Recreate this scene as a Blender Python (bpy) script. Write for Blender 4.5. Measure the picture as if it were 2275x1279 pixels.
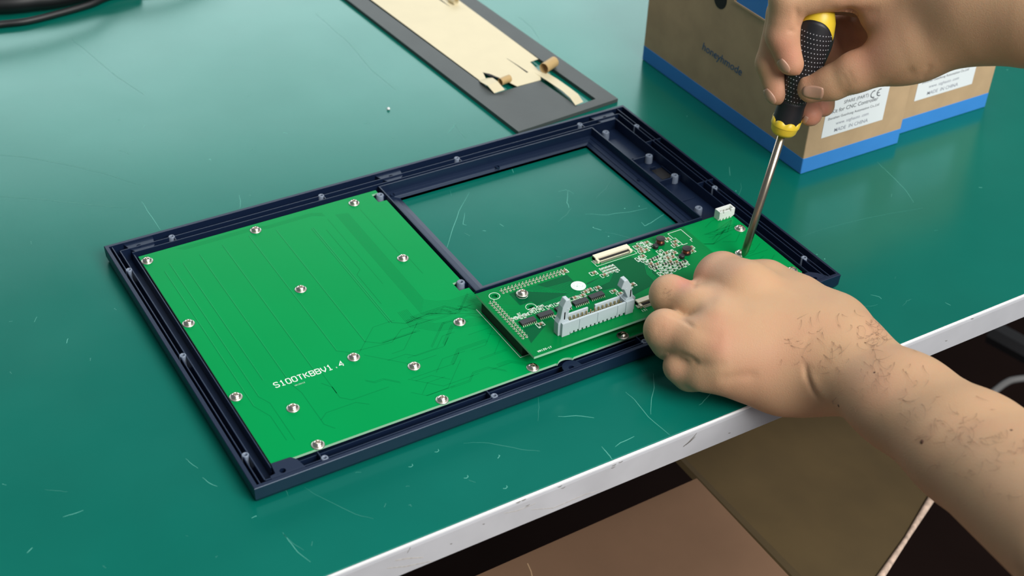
import bpy, bmesh, math, random
import numpy as np
from mathutils import Vector, Matrix
from mathutils.bvhtree import BVHTree
random.seed(7)
for o in list(bpy.data.objects): bpy.data.objects.remove(o)
SC = bpy.context.scene
COL = SC.collection
MM = 0.001
# ------------------------------------------------------------------ camera, world, lights, exposure
# units below are millimetres: x along the long side of the panel, y across the bench, z up, bench surface z = 0
CAM = np.array([-167.16559751, -498.58122105, 529.16527449])
ROT = np.array([[0.857384435768188, -0.280696542755761, 0.43139469188601404],
                [-0.5131967828878211, -0.5297736727404443, 0.6752547057997383],
                [0.038999888923640924, -0.8003432429627078, -0.5982722641973968]])
FPX = 3099.774654746255
cam_d = bpy.data.cameras.new('camera'); cam = bpy.data.objects.new('camera', cam_d); COL.objects.link(cam)
M4 = Matrix.Identity(4)
for i in range(3):
    M4[i][0] = ROT[i, 0]; M4[i][1] = -ROT[i, 1]; M4[i][2] = -ROT[i, 2]; M4[i][3] = CAM[i] * MM
cam.matrix_world = M4
cam_d.sensor_width = 36; cam_d.lens = FPX / 2275 * 36; cam_d.clip_start = 0.01
cam_d.dof.use_dof = True; cam_d.dof.focus_distance = 0.85; cam_d.dof.aperture_fstop = 11
SC.camera = cam
w = bpy.data.worlds.new('world'); SC.world = w; w.use_nodes = True
w.node_tree.nodes['Background'].inputs[0].default_value = (0.80, 0.90, 1.0, 1)
w.node_tree.nodes['Background'].inputs[1].default_value = 0.19
def area(name, loc, target, sx, sy, power, color=(1, 1, 1)):
    l = bpy.data.lights.new(name, 'AREA'); l.shape = 'RECTANGLE'; l.size = sx; l.size_y = sy
    l.energy = power; l.color = color
    o = bpy.data.objects.new(name, l); COL.objects.link(o)
    o.location = loc
    o.rotation_euler = (Vector(target) - Vector(loc)).to_track_quat('-Z', 'Y').to_euler()
    return o
area('ceiling_panel_front', (0.62, -1.85, 1.8), (0.35, 0.0, 0), 1.6, 1.2, 92, (1.0, 0.975, 0.94))
area('ceiling_panel_over', (0.75, 0.1, 1.9), (0.25, 0.1, 0), 1.4, 1.6, 16, (1.0, 0.98, 0.95))
area('window_back', (1.3, 3.6, 1.48), (0.3, 0.3, 0.2), 5.0, 1.15, 72, (0.90, 0.97, 1.0))
SC.view_settings.view_transform = 'Standard'; SC.view_settings.look = 'None'
SC.view_settings.gamma = 1.0; SC.view_settings.exposure = -0.08; SC.view_settings.use_curve_mapping = False

def P(px, py, z=0.0):
    """point at height z (mm) that the survey of the photograph gives for a pixel"""
    d = ROT @ np.array([(px - 1137.5) / FPX, (py - 639.5) / FPX, 1.0])
    return CAM + d * ((z - CAM[2]) / d[2])
def project(v):
    q = (np.asarray(v, float) - CAM) @ ROT
    return np.stack([1137.5 + FPX * q[..., 0] / q[..., 2], 639.5 + FPX * q[..., 1] / q[..., 2]], -1)
def P2(px, py, z): return tuple(P(px, py, z)[:2])

# ------------------------------------------------------------------ materials
def mat(name, col, rough=0.5, metal=0.0, var=0.0, vscale=60, bump=0.0, bscale=300, spec=0.5, tint=None,
        sss=0.0, coat=0.0, rvar=0.0):
    m = bpy.data.materials.new(name); m.use_nodes = True
    nt = m.node_tree; b = nt.nodes['Principled BSDF']
    b.inputs['Base Color'].default_value = (*col, 1)
    b.inputs['Roughness'].default_value = rough; b.inputs['Metallic'].default_value = metal
    b.inputs['Specular IOR Level'].default_value = spec
    if tint: b.inputs['Specular Tint'].default_value = (*tint, 1)
    if coat: b.inputs['Coat Weight'].default_value = coat; b.inputs['Coat Roughness'].default_value = 0.15
    if sss:
        b.inputs['Subsurface Weight'].default_value = sss
        b.inputs['Subsurface Radius'].default_value = (1.0, 0.35, 0.2); b.inputs['Subsurface Scale'].default_value = 0.004
    tc = nt.nodes.new('ShaderNodeTexCoord')
    if var:
        n = nt.nodes.new('ShaderNodeTexNoise'); n.inputs['Scale'].default_value = vscale; n.inputs['Detail'].default_value = 5
        nt.links.new(tc.outputs['Object'], n.inputs['Vector'])
        r = nt.nodes.new('ShaderNodeMapRange'); r.inputs[1].default_value = 0.3; r.inputs[2].default_value = 0.7
        r.inputs[3].default_value = 1 - var; r.inputs[4].default_value = 1 + var
        nt.links.new(n.outputs['Fac'], r.inputs[0])
        mx = nt.nodes.new('ShaderNodeVectorMath'); mx.operation = 'SCALE'; mx.inputs[0].default_value = col
        nt.links.new(r.outputs[0], mx.inputs['Scale']); nt.links.new(mx.outputs[0], b.inputs['Base Color'])
    if rvar:
        n2 = nt.nodes.new('ShaderNodeTexNoise'); n2.inputs['Scale'].default_value = 9; n2.inputs['Detail'].default_value = 6
        nt.links.new(tc.outputs['Object'], n2.inputs['Vector'])
        r2 = nt.nodes.new('ShaderNodeMapRange'); r2.inputs[1].default_value = 0.3; r2.inputs[2].default_value = 0.7
        r2.inputs[3].default_value = rough - rvar; r2.inputs[4].default_value = rough + rvar
        nt.links.new(n2.outputs['Fac'], r2.inputs[0]); nt.links.new(r2.outputs[0], b.inputs['Roughness'])
    if bump:
        n3 = nt.nodes.new('ShaderNodeTexNoise'); n3.inputs['Scale'].default_value = bscale; n3.inputs['Detail'].default_value = 4
        nt.links.new(tc.outputs['Object'], n3.inputs['Vector'])
        bp = nt.nodes.new('ShaderNodeBump'); bp.inputs['Strength'].default_value = bump; bp.inputs['Distance'].default_value = 0.001
        nt.links.new(n3.outputs['Fac'], bp.inputs['Height']); nt.links.new(bp.outputs[0], b.inputs['Normal'])
    return m
M = {}
M['mat'] = mat('green_mat', (0.0015, 0.134, 0.099), 0.21, var=0.05, vscale=14, bump=0.02, bscale=900, spec=0.62, tint=(0.32, 1.0, 0.86), rvar=0.03)
M['scratch'] = mat('scratch', (0.10, 0.42, 0.34), 0.5)
M['scratch_soft'] = mat('scratch_soft', (0.025, 0.22, 0.17), 0.4)
M['edge'] = mat('white_edge', (0.50, 0.51, 0.54), 0.4, var=0.06, vscale=40)
M['edgetop'] = mat('white_bead_highlight', (0.85, 0.85, 0.85), 0.35)  # paler than the strip: the highlight on the rounded top is in the colour
M['smudge'] = mat('smudge', (0.20, 0.19, 0.18), 0.6, var=0.4, vscale=500)
M['smudge_soft'] = mat('smudge_soft', (0.46, 0.44, 0.42), 0.6, var=0.2, vscale=500)
M['benchwood'] = mat('chipboard', (0.30, 0.22, 0.15), 0.8, var=0.2)
M['steel'] = mat('black_steel', (0.02, 0.02, 0.022), 0.5)
M['navy'] = mat('navy_plastic', (0.0062, 0.0140, 0.0400), 0.36, bump=0.05, bscale=1500, spec=0.42, tint=(0.7, 0.85, 1.0))
M['navy_in'] = M['navy']
M['boss'] = mat('pale_navy_plastic', (0.17, 0.21, 0.28), 0.4)  # paler than the rest of the housing
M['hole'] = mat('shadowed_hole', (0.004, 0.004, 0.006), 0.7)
M['pcb'] = mat('green_solder_mask', (0.000, 0.285, 0.070), 0.25, spec=0.12, tint=(0.15, 1.0, 0.45), var=0.03, vscale=12)
M['pcb2'] = mat('deep_green_solder_mask', (0.000, 0.190, 0.044), 0.25, spec=0.12, tint=(0.15, 1.0, 0.45), var=0.06, vscale=25)
M['pour'] = mat('dark_green_pour', (0.001, 0.095, 0.032), 0.25, spec=0.12, tint=(0.15, 1.0, 0.45))
M['fr4'] = mat('pale_board_edge', (0.33, 0.62, 0.42), 0.6)
M['trace'] = mat('trace_under_mask', (0.000, 0.205, 0.052), 0.25, spec=0.12, tint=(0.15, 1.0, 0.45))
M['trace_l'] = mat('light_trace_under_mask', (0.004, 0.33, 0.10), 0.27)
M['silk'] = mat('white_silkscreen', (0.80, 0.88, 0.80), 0.6)
M['silk_g'] = mat('grey_silkscreen', (0.42, 0.62, 0.50), 0.6)
M['metal'] = mat('nickel', (0.72, 0.67, 0.60), 0.22, 1.0)
M['washer'] = mat('zinc_washer', (0.62, 0.62, 0.56), 0.38, 0.9)
M['shaft'] = mat('brushed_steel', (0.42, 0.36, 0.28), 0.3, 1.0)
M['tin'] = mat('tinned_pin', (0.62, 0.63, 0.52), 0.35, 0.7)
M['brass'] = mat('gold_pin', (0.55, 0.45, 0.20), 0.35, 0.8)
M['black'] = mat('black_plastic', (0.010, 0.010, 0.012), 0.5)
M['socket'] = mat('black_socket', (0.004, 0.006, 0.005), 0.6)
M['ic'] = mat('ic_epoxy', (0.022, 0.024, 0.028), 0.5)
M['grey'] = mat('pale_grey_plastic', (0.46, 0.54, 0.57), 0.45, bump=0.03, bscale=1500)
M['cream'] = mat('cream_plastic', (0.78, 0.72, 0.55), 0.45)
M['white'] = mat('white_plastic', (0.90, 0.94, 0.91), 0.4)
M['cap'] = mat('brown_ceramic', (0.22, 0.12, 0.06), 0.5)
M['ferrite'] = mat('ferrite', (0.015, 0.012, 0.012), 0.4)
M['copper'] = mat('enamelled_copper', (0.35, 0.12, 0.07), 0.25, 0.8)
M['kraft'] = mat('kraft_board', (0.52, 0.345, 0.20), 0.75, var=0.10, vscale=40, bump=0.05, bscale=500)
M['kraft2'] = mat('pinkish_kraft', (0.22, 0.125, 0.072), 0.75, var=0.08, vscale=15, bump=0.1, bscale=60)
M['kraft3'] = mat('shaded_olive_kraft', (0.088, 0.058, 0.021), 0.75, var=0.12, vscale=18)  # base colour darkened to carry the shade under the bench
M['kraftedge'] = mat('torn_kraft_edge', (0.62, 0.46, 0.36), 0.9, var=0.3, vscale=200)
M['blue'] = mat('blue_print', (0.045, 0.25, 0.68), 0.6, var=0.03)
M['bluetext'] = mat('blue_ink', (0.03, 0.12, 0.26), 0.6)
M['paper'] = mat('white_label', (0.84, 0.85, 0.88), 0.6)
M['ink'] = mat('black_ink', (0.10, 0.10, 0.12), 0.6)
M['inklight'] = mat('faded_ink', (0.30, 0.30, 0.36), 0.6)
M['foam'] = mat('grey_foam', (0.080, 0.092, 0.090), 0.55, var=0.08, vscale=30, bump=0.08, bscale=900)
M['liner'] = mat('cream_liner_paper', (0.78, 0.69, 0.46), 0.55, var=0.02)
M['linerback'] = mat('tan_liner_back', (0.55, 0.38, 0.17), 0.5)
M['yellow'] = mat('yellow_plastic', (0.80, 0.57, 0.035), 0.4)
M['rubber'] = mat('black_rubber', (0.010, 0.010, 0.013), 0.5)
M['dot'] = mat('grip_dot', (0.45, 0.45, 0.48), 0.4)
M['cable'] = mat('black_cable', (0.006, 0.007, 0.008), 0.45)
M['greycable'] = mat('grey_cable', (0.16, 0.16, 0.16), 0.5)
M['darkfloor'] = mat('floor_in_shade', (0.010, 0.005, 0.004), 0.95, spec=0.05, var=0.2, vscale=4)  # near-black: the enclosed shade below the bench is in the colour
M['nail'] = mat('fingernail', (0.52, 0.29, 0.20), 0.42, sss=0.1)
M['hair'] = mat('arm_hair', (0.17, 0.10, 0.06), 0.6)
M['mole'] = mat('mole', (0.10, 0.04, 0.02), 0.6)
M['crumb'] = mat('white_foam_crumb', (0.85, 0.88, 0.86), 0.7)

def skin_mat(name, base, pink):
    m = mat(name, base, 0.54, bump=0.22, bscale=1500, sss=0.28, spec=0.35)
    nt = m.node_tree; b = nt.nodes['Principled BSDF']
    at = nt.nodes.new('ShaderNodeAttribute'); at.attribute_name = 'pinkness'
    n = nt.nodes.new('ShaderNodeTexNoise'); n.inputs['Scale'].default_value = 45; n.inputs['Detail'].default_value = 5
    tc = nt.nodes.new('ShaderNodeTexCoord'); nt.links.new(tc.outputs['Object'], n.inputs['Vector'])
    r = nt.nodes.new('ShaderNodeMapRange'); r.inputs[1].default_value = 0.35; r.inputs[2].default_value = 0.7
    r.inputs[3].default_value = -0.08; r.inputs[4].default_value = 0.19
    nt.links.new(n.outputs['Fac'], r.inputs[0])
    ad = nt.nodes.new('ShaderNodeMath'); ad.operation = 'ADD'; ad.use_clamp = True
    nt.links.new(r.outputs[0], ad.inputs[0]); nt.links.new(at.outputs['Fac'], ad.inputs[1])
    mx = nt.nodes.new('ShaderNodeMix'); mx.data_type = 'RGBA'
    mx.inputs['A'].default_value = (*base, 1); mx.inputs['B'].default_value = (*pink, 1)
    nt.links.new(ad.outputs[0], mx.inputs['Factor']); nt.links.new(mx.outputs['Result'], b.inputs['Base Color'])
    return m
M['skinL'] = skin_mat('skin', (0.53, 0.325, 0.185), (0.56, 0.25, 0.165))

# ------------------------------------------------------------------ mesh helpers (mm in, metres out)
ORG = {}
def tag(o, label=None, cat=None, group=None, kind=None):
    if label: o['label'] = label
    if cat: o['category'] = cat
    if group: o['group'] = group
    if kind: o['kind'] = kind
    return o
def thing(name, base, label, cat, group=None):
    o = bpy.data.objects.new(name, None); COL.objects.link(o)
    o.location = [c * MM for c in base]; o.empty_display_size = 0.01
    ORG[o.name] = tuple(base)
    return tag(o, label, cat, group)
class MB:
    def __init__(s): s.v = []; s.f = []; s.m = []
    def add(s, vs, fs, m=0):
        k = len(s.v); s.v += [tuple(map(float, v)) for v in vs]
        s.f += [tuple(i + k for i in f) for f in fs]; s.m += ([m] * len(fs) if isinstance(m, int) else list(m))
        return s
    def box(s, x0, x1, y0, y1, z0, z1, m=0):
        v = [(x0, y0, z0), (x1, y0, z0), (x1, y1, z0), (x0, y1, z0), (x0, y0, z1), (x1, y0, z1), (x1, y1, z1), (x0, y1, z1)]
        return s.add(v, [(3, 2, 1, 0), (4, 5, 6, 7), (0, 1, 5, 4), (1, 2, 6, 5), (2, 3, 7, 6), (3, 0, 4, 7)], m)
    def prism(s, poly, z0, z1, m=0, side=None):
        a = sum(poly[i][0] * poly[(i + 1) % len(poly)][1] - poly[(i + 1) % len(poly)][0] * poly[i][1] for i in range(len(poly)))
        if a < 0: poly = poly[::-1]
        n = len(poly); v = [(x, y, z0) for x, y in poly] + [(x, y, z1) for x, y in poly]
        fs = [tuple(range(n))[::-1], tuple(range(n, 2 * n))] + [(i, (i + 1) % n, n + (i + 1) % n, n + i) for i in range(n)]
        return s.add(v, fs, [m, m] + [m if side is None else side] * n)
    def cyl(s, cx, cy, z0, z1, r, n=20, r1=None, m=0):
        r1 = r if r1 is None else r1
        return s.lathe([(r, z0), (r1, z1)], cx, cy, n, m)
    def lathe(s, prof, cx=0, cy=0, n=24, m=0, caps=True, mtx=None):
        v = []; f = []
        for r, z in prof:
            for i in range(n):
                a = 2 * math.pi * i / n; v.append((cx + r * math.cos(a), cy + r * math.sin(a), z))
        for j in range(len(prof) - 1):
            for i in range(n):
                f.append((j * n + i, j * n + (i + 1) % n, (j + 1) * n + (i + 1) % n, (j + 1) * n + i))
        if caps:
            f.append(tuple(range(n))[::-1]); f.append(tuple((len(prof) - 1) * n + i for i in range(n)))
        if mtx is not None: v = [tuple(mtx @ Vector(p)) for p in v]
        return s.add(v, f, m)
    def tube(s, pts, r, n=10, m=0):
        pts = [Vector(p) for p in pts]; rs = r if isinstance(r, (list, tuple)) else [r] * len(pts)
        v = []; f = []; up = Vector((0.13, 0.21, 1)).normalized()
        for i, p in enumerate(pts):
            t = (pts[min(i + 1, len(pts) - 1)] - pts[max(i - 1, 0)]).normalized()
            a = t.cross(up)
            if a.length < 1e-3: a = t.cross(Vector((1, 0, 0)))
            a.normalize(); b = a.cross(t).normalized()
            for k in range(n):
                th = 2 * math.pi * k / n; v.append(tuple(p + (a * math.cos(th) + b * math.sin(th)) * rs[i]))
        for i in range(len(pts) - 1):
            for k in range(n):
                f.append((i * n + k, i * n + (k + 1) % n, (i + 1) * n + (k + 1) % n, (i + 1) * n + k))
        f.append(tuple(range(n))[::-1]); f.append(tuple((len(pts) - 1) * n + k for k in range(n)))
        return s.add(v, f, m)
    def ribbon(s, pts, wd, z0, z1, m=0, closed=False):
        """flat strip of real thickness following a plan polyline"""
        q = [Vector((p[0], p[1])) for p in pts]
        if closed: q = q + [q[0]]
        n = len(q); L = []; R_ = []
        for i in range(n):
            if closed and i in (0, n - 1): d1 = (q[-1] - q[-2]).normalized(); d2 = (q[1] - q[0]).normalized()
            else:
                d1 = (q[i] - q[i - 1]).normalized() if i else (q[1] - q[0]).normalized()
                d2 = (q[i + 1] - q[i]).normalized() if i < n - 1 else d1
            nn = Vector((-(d1.y + d2.y), d1.x + d2.x))
            if nn.length < 1e-4: nn = Vector((-d1.y, d1.x))
            nn.normalize(); c = max(0.4, nn.dot(Vector((-d1.y, d1.x))))
            ww = (wd[i % len(wd)] if isinstance(wd, (list, tuple)) else wd) / 2 / c
            L.append(q[i] + nn * ww); R_.append(q[i] - nn * ww)
        v = []
        for a, b in zip(L, R_): v += [(a.x, a.y, z0), (a.x, a.y, z1), (b.x, b.y, z1), (b.x, b.y, z0)]
        f = []
        for i in range(n - 1):
            for k in range(4): f.append((i * 4 + k, i * 4 + (k + 1) % 4, i * 4 + 4 + (k + 1) % 4, i * 4 + 4 + k))
        f += [(0, 3, 2, 1), (n * 4 - 4, n * 4 - 3, n * 4 - 2, n * 4 - 1)]
        return s.add(v, [t[::-1] for t in f], m)
    def rects(s, rr, m=0):
        """loft a list of (x0,x1,y0,y1,z) rings"""
        v = []; f = []
        for x0, x1, y0, y1, z in rr: v += [(x0, y0, z), (x1, y0, z), (x1, y1, z), (x0, y1, z)]
        for j in range(len(rr) - 1):
            for i in range(4): f.append((j * 4 + i, j * 4 + (i + 1) % 4, j * 4 + 4 + (i + 1) % 4, j * 4 + 4 + i))
        return s.add(v, f, m)
    def build(s, name, mats, parent=None, smooth=False, bevel=0, label=None, kind=None, base=None, recalc=True):
        if base is None: base = ORG.get(parent.name, (0, 0, 0)) if parent else (0, 0, 0)
        me = bpy.data.meshes.new(name)
        me.from_pydata([((x - base[0]) * MM, (y - base[1]) * MM, (z - base[2]) * MM) for x, y, z in s.v], [], s.f)
        if not isinstance(mats, (list, tuple)): mats = [mats]
        for mt in mats: me.materials.append(mt)
        me.polygons.foreach_set('material_index', s.m)
        if recalc:
            bm = bmesh.new(); bm.from_mesh(me); bmesh.ops.recalc_face_normals(bm, faces=bm.faces); bm.to_mesh(me); bm.free()
        if smooth: me.polygons.foreach_set('use_smooth', [True] * len(me.polygons))
        me.update()
        o = bpy.data.objects.new(name, me); COL.objects.link(o)
        if parent: o.parent = parent
        elif any(base): o.location = [b * MM for b in base]
        ORG[o.name] = tuple(base)
        if bevel:
            b = o.modifiers.new('bevel', 'BEVEL'); b.width = bevel * MM; b.segments = 2; b.limit_method = 'ANGLE'; b.angle_limit = math.radians(40)
        if smooth == 'auto':
            o.modifiers.new('wn', 'WEIGHTED_NORMAL')
        return tag(o, label, kind=kind)
def put(o_src, name, parent, loc, rotz=0, children=True):
    """copy of a part (sharing its mesh) at loc in its parent's frame"""
    c = o_src.copy(); c.name = name; COL.objects.link(c); c.parent = parent; c.location = [a * MM for a in loc]; c.rotation_euler = (0, 0, rotz)
    if children:
        for ch in o_src.children:
            d = ch.copy(); COL.objects.link(d); d.parent = c
    return c
def local(parent, p):
    b = ORG[parent.name]; return (p[0] - b[0], p[1] - b[1], p[2] - b[2])
def drill(o, holes, z0, z1, r):
    """cut round holes for real"""
    mb = MB()
    for x, y in holes: mb.cyl(x, y, z0, z1, r, 20)
    cut = mb.build('cutter', M['hole'], base=ORG[o.name] if o.parent is None else ORG[o.parent.name])
    if o.parent: cut.location = (0, 0, 0); cut.parent = o.parent
    md = o.modifiers.new('b', 'BOOLEAN'); md.object = cut; md.operation = 'DIFFERENCE'; md.solver = 'EXACT'
    bpy.context.view_layer.update()
    dg = bpy.context.evaluated_depsgraph_get()
    me = bpy.data.meshes.new_from_object(o.evaluated_get(dg)); o.modifiers.clear(); o.data = me
    bpy.data.objects.remove(cut)
def text_mesh(body, size, mb, origin, xdir, ydir, m=0, off=0.12, align='LEFT', shear=0.0, bold=0.0):
    cu = bpy.data.curves.new('t', 'FONT'); cu.body = body; cu.size = size; cu.align_x = align; cu.shear = shear; cu.offset = bold
    cu.resolution_u = 3; cu.extrude = 0.03
    t = bpy.data.objects.new('t', cu); COL.objects.link(t); bpy.context.view_layer.update()
    me = bpy.data.meshes.new_from_object(t.evaluated_get(bpy.context.evaluated_depsgraph_get()))
    X = Vector(xdir).normalized(); Y = Vector(ydir).normalized(); N = X.cross(Y)
    O = Vector(origin)
    mb.add([tuple(O + X * v.co.x + Y * v.co.y + N * (v.co.z + off)) for v in me.vertices], [tuple(p.vertices) for p in me.polygons], m)
    bpy.data.objects.remove(t)

# ------------------------------------------------------------------ structure
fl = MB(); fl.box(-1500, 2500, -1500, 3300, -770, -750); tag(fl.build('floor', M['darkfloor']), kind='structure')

# ------------------------------------------------------------------ workbench
bench = thing('workbench', (400, 350, -750), 'workbench with a scratched green mat top and a white edge strip', 'workbench')
mb = MB(); mb.box(-500, 1250, -62, 950, -20, -2.2); mb.build('table_top', M['benchwood'], bench)
mb = MB(); mb.box(-500, 1250, -61.6, 950, -2.2, 0); gm = mb.build('surface_mat', M['mat'], bench, bevel=0.5, label='scratched glossy green mat')
prof = [(-61.5, -20.0), (-63.3, -20.0), (-63.9, -19.2), (-63.9, -2.6), (-63.6, -0.9), (-62.6, -0.15), (-61.5, -0.4)]
mb = MB(); n = len(prof)
mb.add([(x, y, z) for x in (-500, 1250) for y, z in prof], [(i, (i + 1) % n, n + (i + 1) % n, n + i) for i in range(n)] + [tuple(range(n)), tuple(range(n, 2 * n))])
strip = mb.build('edge_strip', M['edge'], bench, bevel=0.2, label='scuffed white edge strip')
mb = MB(); mb.tube([(-500, -62.6, -0.55), (1250, -62.6, -0.55)], 0.9, 10); mb.build('highlight_bead', M['edgetop'], strip, smooth=True)  # bead carries the painted highlight of the edge
for x in (-450, 1200):
    for y in (10, 880):
        mb = MB(); mb.box(x - 20, x + 20, y - 20, y + 20, -750, -20); mb.build('leg', M['steel'], bench, bevel=1)
# smudges on the strip: (px, py) pairs on the vertical face y = -63.9
def on_y(px, py, y):
    d = ROT @ np.array([(px - 1137.5) / FPX, (py - 639.5) / FPX, 1.0]); return CAM + d * ((y - CAM[1]) / d[1])
def on_x(px, py, x):
    d = ROT @ np.array([(px - 1137.5) / FPX, (py - 639.5) / FPX, 1.0]); return CAM + d * ((x - CAM[0]) / d[0])
mb = MB(); mb2 = MB()
def smear(pts, wd, b):
    p = [on_y(*q, -64.0) for q in pts]; v = []
    for i, a in enumerate(p):
        ww = wd * (0.25 + math.sin(math.pi * (i + 0.5) / len(p)))
        v += [(a[0], -63.98, a[2] + ww / 2), (a[0], -63.98, a[2] - ww / 2), (a[0], -63.88, a[2] - ww / 2), (a[0], -63.88, a[2] + ww / 2)]
    f = []
    for i in range(len(p) - 1):
        f += [(i * 4 + k, i * 4 + (k + 1) % 4, i * 4 + 4 + (k + 1) % 4, i * 4 + 4 + k) for k in range(4)]
    b.add(v, f)
smear([(1548, 962), (1540, 972), (1528, 984), (1518, 992)], 0.9, mb)
smear([(1545, 970), (1534, 980), (1524, 988)], 0.6, mb)
smear([(878, 1245), (905, 1240), (940, 1238)], 0.9, mb2); smear([(905, 1228), (912, 1216)], 0.6, mb)
for x0, y0 in [(1148, 1117), (1160, 1112), (1240, 1082), (1247, 1085), (1168, 1124), (1360, 1035), (1375, 1028), (1358, 1040)]:
    smear([(x0, y0), (x0 + 4, y0 - 1), (x0 + 9, y0 - 4)], 0.45, mb)
smear([(1180, 1132), (1230, 1128), (1300, 1098), (1330, 1090)], 0.5, mb2); smear([(1120, 1140), (1150, 1134), (1190, 1118)], 0.5, mb2)
smear([(860, 1262), (900, 1258), (960, 1246)], 0.7, mb2)
for x0, y0 in [(1072, 1164), (1618, 962), (2100, 757), (2158, 708), (1000, 1208)]: smear([(x0, y0), (x0 + 3, y0), (x0 + 5, y0 - 1)], 0.5, mb)
mb.build('scuff', M['smudge'], strip, kind='stuff'); mb2.build('scuff', M['smudge_soft'], strip, kind='stuff')
# scratches in the mat
S1 = [[(315, 448), (328, 468), (342, 488), (356, 510)], [(0, 343), (60, 350), (150, 366), (230, 385), (308, 410)], [(0, 436), (100, 444), (200, 455), (285, 463)],
      [(531, 432), (534, 448), (533, 462)], [(628, 1182), (642, 1200), (662, 1226), (690, 1248)], [(630, 1186), (650, 1206), (675, 1222)],
      [(450, 1060), (466, 1074), (483, 1080)], [(677, 1083), (700, 1098), (740, 1118), (790, 1142), (830, 1152)], [(1030, 985), (1060, 982), (1100, 986), (1160, 998), (1200, 1002)],
      [(1389, 870), (1410, 888), (1440, 925), (1488, 966)], [(1452, 830), (1453, 860), (1446, 895), (1446, 920)], [(640, 1100), (636, 1090), (633, 1078)],
      [(1366, 992), (1385, 980), (1409, 969)], [(1337, 992), (1352, 1010), (1360, 1020)], [(1000, 423), (1003, 435)],
      [(1042, 428), (1020, 470), (1005, 510), (993, 550)], [(1033, 473), (1028, 498), (1037, 500)], [(1031, 517), (1044, 524)], [(1110, 497), (1119, 503)], [(1072, 512), (1080, 513)],
      [(1358, 399), (1345, 420), (1325, 440)], [(1261, 424), (1260, 450), (1264, 462)], [(1240, 425), (1258, 422), (1275, 430)], [(1270, 462), (1255, 480), (1240, 492)],
      [(1300, 475), (1350, 477), (1400, 470), (1438, 462)], [(1318, 506), (1336, 511)], [(1344, 515), (1370, 521), (1404, 530)], [(1425, 493), (1433, 502), (1445, 495), (1475, 476)],
      [(1135, 368), (1141, 384)], [(1010, 276), (1018, 288), (1037, 310)], [(1012, 275), (1005, 285), (995, 296)], [(1645, 405), (1647, 420), (1640, 436), (1645, 447), (1656, 462)],
      [(1775, 528), (1830, 508), (1900, 490), (1975, 474), (2050, 462)], [(1620, 370), (1622, 390)], [(1950, 360), (1975, 385), (2010, 420), (2030, 450)],
      [(1910, 680), (1935, 680), (1950, 676)], [(1935, 655), (1955, 660), (1958, 664)], [(2100, 672), (2112, 678)], [(2005, 680), (2015, 668), (2025, 664)],
      [(60, 1228), (72, 1216)], [(140, 1148), (160, 1142), (185, 1133)], [(100, 1088), (125, 1090), (150, 1092)], [(412, 1018), (425, 1030), (440, 1040)],
      [(1575, 850), (1600, 848), (1650, 856)], [(1195, 880), (1197, 905), (1195, 935)], [(1240, 925), (1280, 923), (1320, 928)], [(1553, 900), (1570, 885), (1580, 873)],
      [(150, 80), (200, 120), (260, 170), (320, 210)], [(700, 30), (770, 90), (830, 160), (880, 200)], [(1150, 35), (1180, 60), (1200, 90)]]
bm1 = MB(); bm2 = MB()
for i, s_ in enumerate(S1):
    pts = []
    for a, b in zip(s_[:-1], s_[1:]):
        for t in np.linspace(0, 1, 4)[:-1]:
            j = (random.uniform(-.8, .8), random.uniform(-.8, .8)) if len(s_) > 2 else (0, 0)
            pts.append(P2(a[0] + (b[0] - a[0]) * t + j[0], a[1] + (b[1] - a[1]) * t + j[1], 0))
    pts.append(P2(*s_[-1], 0))
    q = len(pts); w0 = random.uniform(0.22, 0.42)
    wd = [w0 * (0.3 + 0.7 * math.sin(math.pi * (k + 0.3) / q)) for k in range(q)]
    soft = len(s_) > 4 or i % 3 == 2 or i >= len(S1) - 3
    (bm2 if soft else bm1).ribbon(pts, wd, -0.05, 0.05)
for _ in range(90):
    px, py = random.uniform(0, 2250), random.uniform(30, 1270)
    if abs(py - 640) < 20: continue
    a = random.uniform(0, math.pi); l = random.uniform(4, 16); c = P2(px, py, 0)
    if c[1] < -58: continue
    c2 = (c[0] + l * .25 * math.cos(a), c[1] + l * .25 * math.sin(a)); c3 = (c2[0] + random.uniform(-1, 1), c2[1] + random.uniform(-1, 1))
    (bm1 if random.random() < .3 else bm2).ribbon([c, c2, c3], random.uniform(.15, .38), -0.05, 0.04)
for px, py in [(518, 150), (146, 131), (218, 116), (176, 166), (1317, 42), (1815, 565), (1832, 575), (1635, 424), (730, 483), (970, 563), (1318, 505), (1352, 525), (1420, 458), (1388, 463), (2238, 155)]:
    c = P(px, py, 0); bm1.cyl(c[0], c[1], -0.05, 0.06, 0.45, 8)
for px, py in [(880, 990), (912, 1035), (970, 1002), (1035, 1060), (1122, 1083)]:
    c = P2(px, py, 0); bm1.ribbon([(c[0] - 1.2, c[1]), (c[0], c[1] - .7), (c[0] + 1.3, c[1] - .2), (c[0] + 1.5, c[1] + 1)], .35, -.05, .05)
bm1.build('scratch', M['scratch'], gm, kind='stuff', recalc=True); bm2.build('scratch', M['scratch_soft'], gm, kind='stuff')

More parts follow.
